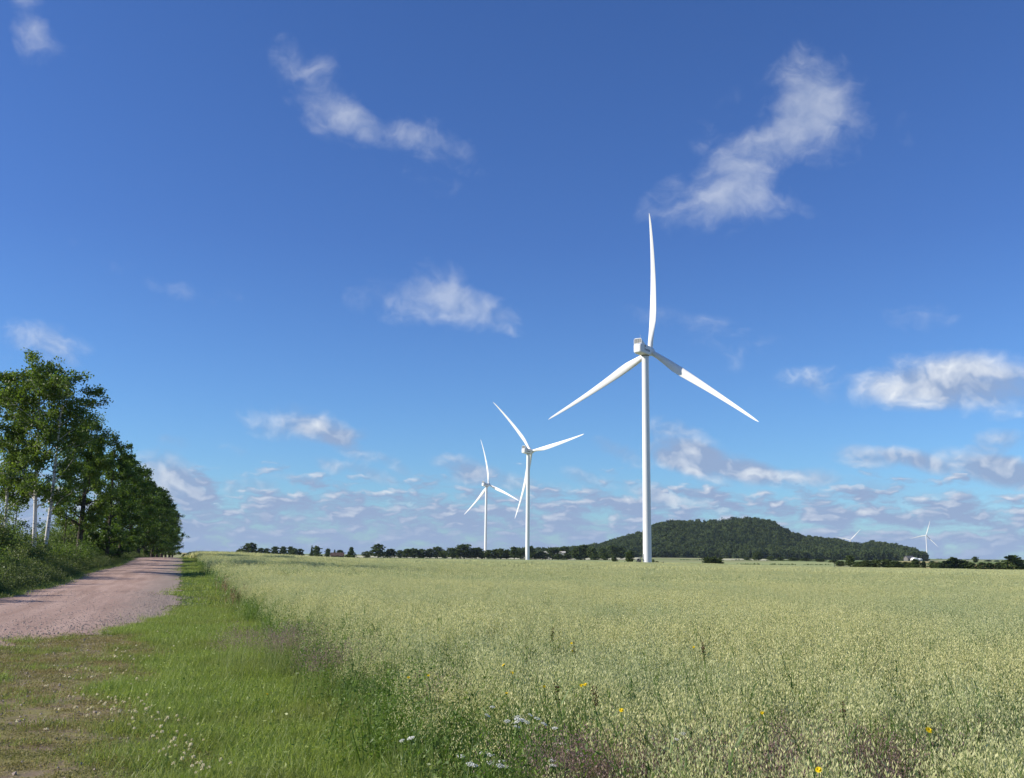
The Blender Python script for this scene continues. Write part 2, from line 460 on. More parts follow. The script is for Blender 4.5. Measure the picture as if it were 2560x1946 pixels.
def ground_mat():
    m, N = new_mat('ground')
    pos = N.n('ShaderNodeNewGeometry').outputs['Position']
    u, sp = zone_u(N, pos)
    dist = N.vm('LENGTH', pos, out=1)
    fine = N.noise(pos, 9.0, 6, .65); mid = N.noise(pos, 1.6, 5, .6); slow = N.noise(pos, .35, 4, .55)
    soil = N.mix(fine, (.15, .112, .072), (.32, .25, .17))
    moss = N.mix(mid, (.15, .15, .045), (.30, .26, .11))
    turf = N.mix(N.step(N.m('ADD', N.m('MULTIPLY', mid, .6), N.m('MULTIPLY', fine, .4)), .42, .58), soil, moss)
    green = N.mix(fine, (.040, .070, .014), (.105, .155, .036))
    near = N.mix(N.step(N.m('MULTIPLY_ADD', N.m('SUBTRACT', slow, .5), 2.0, u), -.9, .2), turf, green)
    crop = N.mix(fine, (.045, .055, .022), (.11, .12, .05))
    near = N.mix(N.step(u, EDGE - .1, EDGE + .5), near, crop)
    # beyond the oat field: patchwork of other fields, seen edge-on
    vo = N.n('ShaderNodeTexVoronoi'); vo.inputs['Scale'].default_value = .0042
    N.put(vo.inputs['Vector'], N.vm('MULTIPLY', pos, (1.0, .55, 0)))
    fx = N.n('ShaderNodeSeparateColor'); N.put(fx.inputs[0], vo.outputs['Color'])
    far = N.mix(N.step(fx.outputs[0], .35, .4), (.20, .25, .085), (.36, .36, .17))
    far = N.mix(N.step(fx.outputs[1], .72, .76), far, (.40, .33, .15))
    far = N.mix(N.m('MULTIPLY', slow, .3), far, (.10, .14, .045))
    col = N.mix(N.step(dist, 330, 420), near, far)
    return finish(m, N, pbsdf(N, col, .95, .1, fine, .6, .03))


def road_mat():
    m, N = new_mat('gravel_road')
    pos = N.n('ShaderNodeNewGeometry').outputs['Position']
    u, sp = zone_u(N, pos)
    along = N.m('MULTIPLY_ADD', sp.outputs[0], -SLOPE, sp.outputs[1])
    cv = N.n('ShaderNodeCombineXYZ'); N.put(cv.inputs[0], N.m('MULTIPLY', u, 1.0)); N.put(cv.inputs[1], N.m('MULTIPLY', along, .07))
    streak = N.noise(cv.outputs[0], 1.7, 5, .6)
    grain = N.noise(pos, 26, 6, .75); mid = N.noise(pos, 1.1, 5, .6)
    c = N.mix(N.step(streak, .30, .70), (.39, .255, .195), (.56, .39, .31))
    c = N.mix(N.step(grain, .40, .72), c, (.23, .18, .15))
    # loose grey stone and dirt gathering along the near edge
    edge = N.step(N.m('MULTIPLY_ADD', N.m('SUBTRACT', mid, .5), 2.6, u), -2.6, -.4)
    c = N.mix(N.m('MULTIPLY', edge, .75), c, N.mix(grain, (.15, .125, .10), (.42, .36, .30)))
    rut = N.m('ADD', N.m('MULTIPLY', streak, .5), N.m('MULTIPLY', grain, .5))
    return finish(m, N, pbsdf(N, c, .95, .1, rut, .7, .035))


MAT['ground'] = ground_mat(); MAT['road'] = road_mat()


def field_mat(name, a, b, sc=.05):
    m, N = new_mat(name)
    pos = N.n('ShaderNodeNewGeometry').outputs['Position']
    f = N.noise(N.vm('MULTIPLY', pos, (.4, 1, 1)), sc, 5, .6); f2 = N.noise(pos, 1.5, 4, .7)
    c = N.mix(N.m('ADD', N.m('MULTIPLY', f, .6), N.m('MULTIPLY', f2, .4)), a, b)
    return finish(m, N, pbsdf(N, c, .95, .05))


MAT['field_pale'] = field_mat('field_pale', (.26, .31, .12), (.40, .43, .20))
MAT['field_white'] = field_mat('field_white', (.48, .47, .30), (.58, .55, .38))
MAT['field_yellow'] = field_mat('field_yellow', (.38, .31, .13), (.52, .43, .20))
MAT['ditch'] = field_mat('ditch', (.035, .06, .016), (.085, .12, .03), .3)
MAT['hill_ground'] = field_mat('hill_ground', (.022, .038, .014), (.05, .075, .026), .02)

# ------------------------------------------------------------------ ground sheet
th = np.concatenate([np.linspace(-38, 38, 240), np.arange(42, 322, 4.0)]) * math.pi / 180
rr = np.concatenate([[0.3], np.geomspace(1.2, 9000, 210)])
TT, RR = np.meshgrid(th, rr)
gx, gy = RR * np.sin(TT), RR * np.cos(TT)
bn = np.random.default_rng(3)
gz = g(gx, gy)
mb = MB(); nt_, nr_ = len(th), len(rr)
ii, jj = np.meshgrid(np.arange(nr_ - 1), np.arange(nt_), indexing='ij')
F = np.stack([ii * nt_ + jj, ii * nt_ + (jj + 1) % nt_, (ii + 1) * nt_ + (jj + 1) % nt_, (ii + 1) * nt_ + jj], -1).reshape(-1, 4)
mb.add(np.stack([gx, gy, gz], -1).reshape(-1, 3), F)
mb.add([(gx[0, j], gy[0, j], gz[0, j]) for j in range(nt_)] + [(0, 0, gf(0, 0))], [(j, (j + 1) % nt_, nt_) for j in range(nt_)])
ground = link('ground', mb.mesh('ground', MAT['ground'], True))
tag(ground, 'flat farmland of soil, turf and far fields', kind='structure')


def wob(s, seed, amp=1.0):
    r_ = np.random.default_rng(seed); o = 0
    for f_ in (.13, .31, .7, 1.7, 3.9):
        o = o + np.sin(s * f_ * 2 * np.pi * r_.uniform(.8, 1.2) + r_.uniform(0, 6.3)) * .5 / (1 + f_ * 1.2)
    return o * amp


# ------------------------------------------------------------------ gravel road
YS = np.concatenate([np.arange(2, 60, .25), np.arange(60, 420, 1.5)])


def road_right(Y):
    base = np.interp(Y, [0, 8, 12, 18, 22, 28, 500], [-11, -9.2, -6.3, -3.5, -1.8, -.1, .15])
    return base + wob(Y, 5, .35) * np.interp(Y, [0, 30, 60], [1.6, 1, .5])


def road_left(Y):
    base = np.interp(Y, [0, 12, 20, 28, 35, 500], [-40, -22, -12, -8.0, -6.5, -6.3])
    return base + wob(Y, 6, .3)


NU = 26
f_ = np.linspace(0, 1, NU)
UU = road_left(YS)[:, None] * (1 - f_) + road_right(YS)[:, None] * f_
XX = UU - SLOPE * YS[:, None]; YY = np.broadcast_to(YS[:, None], XX.shape)
ZZ = g(XX, YY) + .012 + .05 * np.sin(np.pi * f_)[None] ** .7 - .03 * (f_[None] < .01)
mb = MB()
ii, jj = np.meshgrid(np.arange(len(YS) - 1), np.arange(NU - 1), indexing='ij')
mb.add(np.stack([XX, YY, ZZ], -1).reshape(-1, 3), np.stack([ii * NU + jj, ii * NU + jj + 1, (ii + 1) * NU + jj + 1, (ii + 1) * NU + jj], -1).reshape(-1, 4))
road = link('gravel_road', mb.mesh('gravel_road', MAT['road'], True))
tag(road, 'pinkish brown gravel road running along the field', kind='structure')


# ------------------------------------------------------------------ distant fields and ditches (edge-on strips)
def strip(name, px0, px1, Y0, Y1, m, label, dz=.12, n=14, kind='structure', tilt=(0, 0)):
    mb = MB(); V = []
    for j, Yb in enumerate((Y0, (Y0 + Y1) / 2, Y1)):
        for i in range(n + 1):
            x = px0 + (px1 - px0) * i / n
            Yk = Yb + tilt[0] * (i / n - .5) * (j < 1) + tilt[1] * (i / n - .5) * (j > 1)
            P = at(x, horizon(x), Yk); V.append((P[0], P[1], gf(P[0], P[1]) + dz))
    F = [(j * (n + 1) + i, j * (n + 1) + i + 1, (j + 1) * (n + 1) + i + 1, (j + 1) * (n + 1) + i) for j in range(2) for i in range(n)]
    mb.add(V, F)
    return tag(link(name, mb.mesh(name, m)), label, kind=kind)


strip('distant_field', 1636, 2085, 425, 760, MAT['field_pale'], 'pale green field beyond the tall turbine', .10, tilt=(0, -250))
strip('distant_field', 1805, 1925, 800, 1150, MAT['field_white'], 'whitish ripe field at the foot of the hill', .14)
strip('distant_field', 2235, 2345, 430, 520, MAT['field_yellow'], 'yellow stubble field behind the hedge', .12)
strip('distant_field', 2235, 2345, 700, 1000, MAT['field_yellow'], 'second yellow strip of field before the farm', .16)
strip('distant_field', 2390, 2560, 470, 640, MAT['field_yellow'], 'yellow field behind the dark bushes', .10)
strip('distant_field', 640, 1600, 500, 770, MAT['field_pale'], 'pale field under the long row of trees', .10, 30)
strip('distant_field', 640, 1600, 830, 1300, MAT['field_white'], 'bright field seen between the trunks of the tree row', .16, 30)

# ------------------------------------------------------------------ wooded hill
SIL = np.array([(1180, 1398), (1290, 1388), (1400, 1374), (1508, 1358), (1557, 1341), (1605, 1330), (1631, 1311), (1662, 1303), (1725, 1301), (1788, 1300), (1820, 1295), (1857, 1295), (1899, 1301), (1925, 1306), (1951, 1322), (1977, 1335), (2004, 1342), (2030, 1343), (2082, 1351), (2112, 1358), (2135, 1361), (2161, 1355), (2203, 1359), (2240, 1366), (2268, 1374), (2284, 1386), (2292, 1404), (2310, 1412)], float)
RIDGE = 1850.0


def hill_z(X, Y):
    x = 1280 + FPX * X / Y * .985
    top = (horizon(x) - np.interp(x, SIL[:, 0], SIL[:, 1])) / FPX * RIDGE - 14.0
    top = np.maximum(top, 0)
    t = np.clip((Y - 1400) / (RIDGE - 1400), 0, 1); s = t * t * (3 - 2 * t)
    s = .55 * s + .45 * t
    back = np.clip((Y - RIDGE) / 500, 0, 1); s = s * (1 - back * back * (3 - 2 * back))
    bump = np.sin(X * .021 + Y * .013) * np.sin(X * .011 - Y * .019 + 1) * 1.5 * s * np.clip(top / 30, 0, 1)
    return g(X, Y) - 2.0 + (top + 2.0) * s + bump * (t < 1)


hxs = np.linspace(1170, 2330, 140); hys = np.linspace(1390, 2380, 60)
HX, HY = np.meshgrid(hxs, hys)
HXX = (HX - 1280) / FPX / .985 * HY
HZ = hill_z(HXX, HY)
mb = MB(); n_ = len(hxs)
ii, jj = np.meshgrid(np.arange(len(hys) - 1), np.arange(n_ - 1), indexing='ij')
mb.add(np.stack([HXX, HY, HZ], -1).reshape(-1, 3), np.stack([ii * n_ + jj, ii * n_ + jj + 1, (ii + 1) * n_ + jj + 1, (ii + 1) * n_ + jj], -1).reshape(-1, 4))
tag(link('hill', mb.mesh('hill', MAT['hill_ground'], True)), 'broad wooded hill rising from the plain', kind='structure')


# ------------------------------------------------------------------ scattering of uncountable growth
def proto_coll(name, meshes):
    c = bpy.data.collections.new(name)
    for i, me in enumerate(meshes):
        c.objects.link(bpy.data.objects.new('%s_%02d' % (name, i), me))
    return c


def scatter(name, pts, rot, scl, idx, coll, label):
    me = bpy.data.meshes.new(name); n = len(pts)
    me.vertices.add(n); me.vertices.foreach_set('co', np.asarray(pts, np.float32).ravel())
    a = me.attributes.new('rot', 'FLOAT_VECTOR', 'POINT'); a.data.foreach_set('vector', np.asarray(rot, np.float32).ravel())
    a = me.attributes.new('scl', 'FLOAT_VECTOR', 'POINT'); a.data.foreach_set('vector', np.asarray(scl, np.float32).ravel())
    a = me.attributes.new('idx', 'INT', 'POINT'); a.data.foreach_set('value', np.asarray(idx, np.int32))
    o = link(name, me); tag(o, label, kind='stuff')
    ng = bpy.data.node_groups.new(name, 'GeometryNodeTree')
    ng.interface.new_socket('Geometry', in_out='INPUT', socket_type='NodeSocketGeometry')
    ng.interface.new_socket('Geometry', in_out='OUTPUT', socket_type='NodeSocketGeometry')
    L = ng.links.new
    gi = ng.nodes.new('NodeGroupInput'); go = ng.nodes.new('NodeGroupOutput')
    iop = ng.nodes.new('GeometryNodeInstanceOnPoints')
    ci = ng.nodes.new('GeometryNodeCollectionInfo'); ci.inputs['Collection'].default_value = coll
    ci.inputs['Separate Children'].default_value = True; ci.inputs['Reset Children'].default_value = True

    def na(nm, ty):
        nd = ng.nodes.new('GeometryNodeInputNamedAttribute'); nd.data_type = ty; nd.inputs['Name'].default_value = nm
        return nd.outputs[0]
    e2r = ng.nodes.new('FunctionNodeEulerToRotation')
    L(na('rot', 'FLOAT_VECTOR'), e2r.inputs[0])
    L(gi.outputs[0], iop.inputs['Points']); L(ci.outputs[0], iop.inputs['Instance'])
    iop.inputs['Pick Instance'].default_value = True
    L(na('idx', 'INT'), iop.inputs['Instance Index']); L(e2r.outputs[0], iop.inputs['Rotation']); L(na('scl', 'FLOAT_VECTOR'), iop.inputs['Scale'])
    L(iop.outputs[0], go.inputs[0])
    md = o.modifiers.new('scatter', 'NODES'); md.node_group = ng
    return o


def scat(rng, name, P, nproto, coll, label, smin=.8, smax=1.2, tilt=.06, zs=1.0):
    n = len(P)
    rot = np.stack([rng.normal(0, tilt, n), rng.normal(0, tilt, n), rng.uniform(0, 6.283, n)], 1)
    s = rng.uniform(smin, smax, n); zz = s * (zs if np.ndim(zs) == 0 else np.asarray(zs))
    return scatter(name, P, rot, np.stack([s, s, zz], 1), rng.integers(0, nproto, n), coll, label)


def sector(rng, n, r0, r1, a0=-33, a1=32):
    """random ground points, even in area, inside the visible wedge"""
    r = np.sqrt(rng.uniform(r0 * r0, r1 * r1, n)); a = np.radians(rng.uniform(a0, a1, n))
    X, Y = r * np.sin(a), r * np.cos(a)
    return X, Y


def on_ground(X, Y, dz=0.0):
    return np.stack([X, Y, g(X, Y) + dz], 1)


WIND = np.array([-.55, -.1, 0])


# oats ---------------------------------------------------------------------------------------------
def oat_patch(seed, size, stems, spk, H=.92, lod=0):
    rng = np.random.default_rng(seed); mb = MB()
    b = np.stack([rng.uniform(-size / 2, size / 2, stems), rng.uniform(-size / 2, size / 2, stems), np.zeros(stems)], 1)
    h = H * rng.uniform(.78, 1.04, stems)
    lean = rdir(rng, stems) * .10; lean[:, 2] = 1
    lean = norm(lean); bend = rdir(rng, stems, 0) * .10 * np.array([1, 1, 0]) + WIND * .06
    if lod < 2:
        ribbons(mb, b, lean, bend, h, .005 if lod == 0 else .012, 3, 1, rng.uniform(.4, 1, stems))
        nl = stems * (3 if lod == 0 else 2); k = rng.integers(0, stems, nl); t = rng.uniform(.15, .75, nl)
        lb = b[k] + lean[k] * (h[k] * t)[:, None]
        ld = rdir(rng, nl, .2); ribbons(mb, lb, ld + np.array([0, 0, .9]), np.array([0, 0, -.55]) + rdir(rng, nl) * .3, rng.uniform(.15, .34, nl), .012 if lod == 0 else .025, 3, 1, rng.uniform(0, 1, nl))
    # drooping panicle
    n = stems * spk; k = np.repeat(np.arange(stems), spk)
    t = rng.uniform(.70, 1.0, n)
    c = b[k] + lean[k] * (h[k] * t)[:, None] + bend[k] * (h[k] * t * t)[:, None]
    w = (1.04 - t) / .34
    off = rdir(rng, n) * np.array([1, 1, .4]) * (.105 * w + .012)[:, None]
    off += WIND * .03
    c = c + off; c[:, 2] -= .018
    ax = norm(rdir(rng, n) * .55 + np.array([0, 0, -1.0])); sdv = norm(np.cross(ax, rdir(rng, n)))
    f = 1.0 if lod == 0 else 2.0 if lod == 1 else 4.5
    diamonds(mb, c, ax, sdv, rng.uniform(.016, .025, n) * f, rng.uniform(.0048, .008, n) * f, 0, rng.uniform(0, 1, n))
    return mb.mesh('oat_patch', [MAT['oat_head'], MAT['oat_leaf']])


def far_patch(seed, size, n):
    """coarse canopy seen from over a hundred metres: tufts of heads above a leafy floor"""
    rng = np.random.default_rng(seed); mb = MB()
    b = np.stack([rng.uniform(-size / 2, size / 2, n), rng.uniform(-size / 2, size / 2, n), rng.uniform(.25, .40, n)], 1)
    d = rdir(rng, n, .4); d[:, 2] += 1.5
    ribbons(mb, b, d, WIND * .15 + rdir(rng, n) * .15, rng.uniform(.38, .62, n), rng.uniform(.08, .15, n), 2, 0, rng.uniform(.25, .75, n))
    return mb.mesh('oat_far_patch', [MAT['oat_far']])


def field_mask(X, Y, lo=0.0):
    u = X + SLOPE * Y
    yfar = np.interp(X, [-150, -116, -74, -33, 10, 50, 110, 172, 260], [480, 480, 480, 470, 420, 375, 352, 345, 340])
    return (u > EDGE + lo) & (Y < yfar)


rng = np.random.default_rng(11)
oat0 = proto_coll('oat_plant', [oat_patch(100 + i, .34, 15, 30) for i in range(7)])
oat1 = proto_coll('oat_tuft', [oat_patch(200 + i, 1.0, 75, 9, lod=1) for i in range(5)])
oat2 = proto_coll('oat_canopy', [far_patch(300 + i, 3.0, 950) for i in range(5)])


def weedy(X, Y):
    """0..1: how far the crop has given way to grass along its near and left margins"""
    u = X + SLOPE * Y
    a = np.interp(u - EDGE, [0, .35, 1.1], [1, .55, 0]) * np.interp(Y, [0, 14, 26, 60], [1, 1, .6, .35])
    nz = np.sin(X * 1.9 + 1.3) * np.sin(Y * 1.5 + X * .7)
    lower = np.interp(Y + 1.0 * nz - np.clip(-X, 0, 3) * 2.2, [3.2, 5.6, 8.2], [.85, .55, 0]) * np.interp(X, [-3, .8, 2.6], [1.25, .85, .30])
    return np.clip(np.maximum(a, lower), 0, .80)


X, Y = sector(rng, 16500, 2.6, 42, -30, 34); k = field_mask(X, Y, .1) & (Y > 2.4) & (rng.random(len(X)) > weedy(X, Y)); X, Y = X[k], Y[k]
hsc = np.interp(X + SLOPE * Y - EDGE, [0, .8], [.72, 1.0])
scat(rng, 'oat_crop', on_ground(X, Y), 7, oat0, 'ripening pale green oats in the near field', .85, 1.12, .05, hsc)
X, Y = sector(rng, 9500, 40, 125, -33, 33); k = field_mask(X, Y, .2); X, Y = X[k], Y[k]
scat(rng, 'oat_crop', on_ground(X, Y), 5, oat1, 'even stand of oats in the middle of the field', .95, 1.15, .03)
X, Y = sector(rng, 16000, 120, 500, -33, 33); k = field_mask(X, Y, .5); X, Y = X[k], Y[k]
scat(rng, 'oat_crop', on_ground(X, Y), 5, oat2, 'far smooth part of the oat field before the tree row', .95, 1.2, .01)


# grass --------------------------------------------------------------------------------------------
def grass_patch(seed, size, n, h0, h1, w, mats, seed_heads=0, broad=0, bs=1.0):
    rng = np.random.default_rng(seed); mb = MB()
    b = np.stack([rng.normal(0, size / 3, n), rng.normal(0, size / 3, n), np.full(n, -.01)], 1)
    d = rdir(rng, n, .1); d[:, 2] += 1.1
    L = rng.uniform(h0, h1, n)
    ribbons(mb, b, d, rdir(rng, n) * .35 + np.array([0, 0, -.3]) + WIND * .15, L, rng.uniform(.6, 1.2, n) * w, 3, 0, rng.uniform(0, 1, n))
    if broad:
        c = np.stack([rng.normal(0, size / 3, broad), rng.normal(0, size / 3, broad), rng.uniform(.2, .8, broad) * h1 * .6], 1)
        ax = norm(rdir(rng, broad, -.2)); sdv = norm(np.cross(ax, rdir(rng, broad)))
        diamonds(mb, c, ax, sdv, rng.uniform(.03, .07, broad) * bs, rng.uniform(.015, .03, broad) * bs, 0, rng.uniform(0, 1, broad))
    if seed_heads:
        k = rng.integers(0, n, seed_heads)
        b2 = b[k]; d2 = rdir(rng, seed_heads, .5); d2[:, 2] += 2.2; d2 = norm(d2); L2 = rng.uniform(h1 * .9, h1 * 1.35, seed_heads)
        ribbons(mb, b2, d2, WIND * .1 + rdir(rng, seed_heads) * .08, L2, .003, 2, 0, .7)
        m_ = seed_heads * 14; kk = np.repeat(np.arange(seed_heads), 14); t = rng.uniform(.72, 1.02, m_)
        c = b2[kk] + d2[kk] * (L2[kk] * t)[:, None] + WIND * .1 * (L2[kk] * t * t)[:, None] + rdir(rng, m_) * (.05 * (1.08 - t) / .36)[:, None]
        ax = norm(rdir(rng, m_) * .6 + np.array([0, 0, 1])); sdv = norm(np.cross(ax, rdir(rng, m_)))
        diamonds(mb, c, ax, sdv, .016, .006, 1, rng.uniform(0, 1, m_))
    return mb.mesh('grass_patch', mats)


short = proto_coll('short_grass', [grass_patch(400 + i, .42, 330, .05, .16, .0046, [MAT['grass']], 0, 16, .6) for i in range(6)])
tallg = proto_coll('tall_grass', [grass_patch(420 + i, .40, 120, .22, .62, .0075, [MAT['grass_tall'], MAT['oat_head']], 4, 60) for i in range(5)])
worn = proto_coll('worn_turf', [grass_patch(440 + i, .30, 90, .02, .055, .0042, [MAT['turf_worn']], 0, 70, .42) for i in range(5)])
purple = proto_coll('purple_grass', [grass_patch(460 + i, .34, 40, .25, .55, .005, [MAT['grass_tall'], MAT['purple_head']], 26, 0) for i in range(4)])
midg = proto_coll('mid_grass', [grass_patch(480 + i, 1.1, 330, .07, .22, .016, [MAT['grass']], 0, 60) for i in range(4)])

# verge: lush towards the field, thinning to worn turf towards the road
X, Y = sector(rng, 15000, 4.5, 34, -34, 12)
u = X + SLOPE * Y; rr_ = road_right(Y)
lush = np.interp(u + .5 * np.sin(X * 1.7) * np.sin(Y * 1.3) + .3 * np.sin(X * 4.1 + Y * 3), [-.95, -.35, .2], [0.05, .34, 1.0])
lush = np.where(Y > 22, np.interp(u - rr_, [-.25, .15, .5], [0, .8, 1]), lush)
k = (u < EDGE + .45) & (u > rr_ - .1) & (rng.random(len(X)) < lush)
scat(rng, 'verge_grass', on_ground(X[k], Y[k]), 6, short, 'lush short grass on the verge beside the field', .75, 1.35, .1, rng.uniform(.6, 1.3, k.sum()))
kk = (u < EDGE + .3) & (u > rr_ - .25) & ~k & (rng.random(len(X)) < .85)
scat(rng, 'worn_turf', on_ground(X[kk], Y[kk]), 5, worn, 'trampled mossy turf between verge and gravel', .6, 1.4, .1)
X, Y = sector(rng, 7000, 32, 240, -30, -2); u = X + SLOPE * Y
k = (u < EDGE + .25) & (u > road_right(Y) + .05)
scat(rng, 'verge_grass', on_ground(X[k], Y[k]), 4, midg, 'grass verge receding beside the gravel road', .8, 1.3, .05)
# taller green growth where crop and verge meet, and along the near margin of the field
X, Y = sector(rng, 9000, 3.2, 32, -28, 32); u = X + SLOPE * Y
pw = weedy(X, Y) * np.interp(u - EDGE, [-.3, .1], [0, 1]) * .5
k = (u > EDGE - .25) & (rng.random(len(X)) < pw)
scat(rng, 'field_margin_grass', on_ground(X[k], Y[k]), 5, tallg, 'tall green grass along the margin of the oats', .5, 1.05, .1)
X, Y = sector(rng, 5000, 30, 200, -30, 0); u = X + SLOPE * Y
k = (np.abs(u - EDGE) < .3) & (rng.random(len(X)) < .9)
scat(rng, 'field_margin_grass', on_ground(X[k], Y[k]), 5, tallg, 'ragged green grass strip along the field edge', 1.0, 1.7, .1)
X, Y = sector(rng, 5200, 4.2, 30, -26, 8); u = X + SLOPE * Y
cl = np.sin(X * 2.1 + 2) * np.sin(Y * .9 + X) * .5 + .5
pw = np.interp(u - EDGE, [-.25, .1, .9, 1.9], [0, .9, .55, 0]) * np.interp(Y, [4, 9, 20, 30], [.7, 1, .6, .25]) * (.25 + .75 * cl)
k = rng.random(len(X)) < pw * .30
MARGIN = on_ground(X[k], Y[k])
# rosy bent grass
PP = []
for (x, y, n, sx) in ((1530, 1915, 18, .2), (1650, 1925, 16, .2), (1760, 1925, 24, .3), (1850, 1940, 36, .35), (1960, 1930, 28, .3), (2080, 1935, 34, .35), (2200, 1925, 14, .25), (2390, 1870, 20, .15), (2110, 1880, 16, .2), (1430, 1930, 14, .2), (945, 1640, 14, .3), (700, 1590, 10, .4), (745, 1600, 10, .3), (660, 1585, 5, .4), (1120, 1730, 14, .25), (860, 1650, 8, .4), (1310, 1690, 6, .3)):
    p = hit(x, y, .50); PP.append(np.stack([rng.normal(p[0], sx, n), rng.normal(p[1], sx, n)], 1))
PP = np.concatenate(PP)
scat(rng, 'bent_grass', on_ground(PP[:, 0], PP[:, 1]), 4, purple, 'rosy purple flowering bent grass at the field margin', .8, 1.1, .06)


# sorrel patch
def sorrel_mesh(seed):
    rng = np.random.default_rng(seed); mb = MB(); n = 30
    b = np.stack([rng.normal(0, .25, n), rng.normal(0, .25, n), np.zeros(n)], 1); d = rdir(rng, n, .6); d[:, 2] += 2.5
    L = rng.uniform(.5, .9, n); ribbons(mb, b, d, WIND * .1 + rdir(rng, n) * .02, L, .012, 2, 0, .4)
    m_ = n * 18; k = np.repeat(np.arange(n), 18); t = rng.uniform(.45, 1, m_)
    c = b[k] + norm(d)[k] * (L[k] * t)[:, None] + rdir(rng, m_) * .05
    ax = rdir(rng, m_); diamonds(mb, c, ax, norm(np.cross(ax, rdir(rng, m_))), .05, .035, 0, rng.uniform(0, 1, m_))
    return mb.mesh('sorrel', MAT['sorrel'])


sor = proto_coll('sorrel_clump', [sorrel_mesh(500 + i) for i in range(3)])
p = hit(522, 1462, .6); PP = np.stack([rng.normal(p[0], .35, 5), rng.normal(p[1], 2.5, 5)], 1)
PP[:, 0] = EDGE + .2 - SLOPE * PP[:, 1] + rng.normal(0, .2, 5)
scat(rng, 'sorrel', on_ground(PP[:, 0], PP[:, 1]), 3, sor, 'reddish brown sorrel patch at the corner of the field', .6, .85)


# loose gravel
def pebble(seed):
    rng = np.random.default_rng(seed); mb = MB()
    V = np.array([(1, 0, 0), (-1, 0, 0), (0, 1, 0), (0, -1, 0), (0, 0, .7), (0, 0, -.7)], float) * rng.uniform(.7, 1.2, (6, 3))
    mb.add(V, [(0, 2, 4), (2, 1, 4), (1, 3, 4), (3, 0, 4), (2, 0, 5), (1, 2, 5), (3, 1, 5), (0, 3, 5)])
    return mb.mesh('pebble', MAT['gravel_stone'])


MAT['gravel_stone'] = leaf_mat('gravel_stone', (.28, .22, .18), (.50, .42, .35), 0.0, .9, .1)
peb = proto_coll('gravel_pebble', [pebble(520 + i) for i in range(4)])
X, Y = sector(rng, 60000, 7, 45, -36, -8); u = X + SLOPE * Y; rr_ = road_right(Y)
k = (u < np.maximum(rr_ + 1.0, -.4)) & (u > rr_ - 5.0) & (rng.random(len(X)) < np.interp(u - rr_, [-5, -1.2, 0, 1.0, 6], [.06, .5, .45, .16, .10]))
P_ = on_ground(X[k], Y[k], .008); P_[:, 2] += np.interp((u - rr_)[k], [-3, -.6, 0, .1], [.05, .03, .006, 0]); n = len(P_)
scatter('loose_gravel', P_, rng.uniform(0, 6, (n, 3)), rng.uniform(.008, .030, n)[:, None] * np.ones((1, 3)), rng.integers(0, 4, n), peb, 'small loose stones strewn along the road edge')


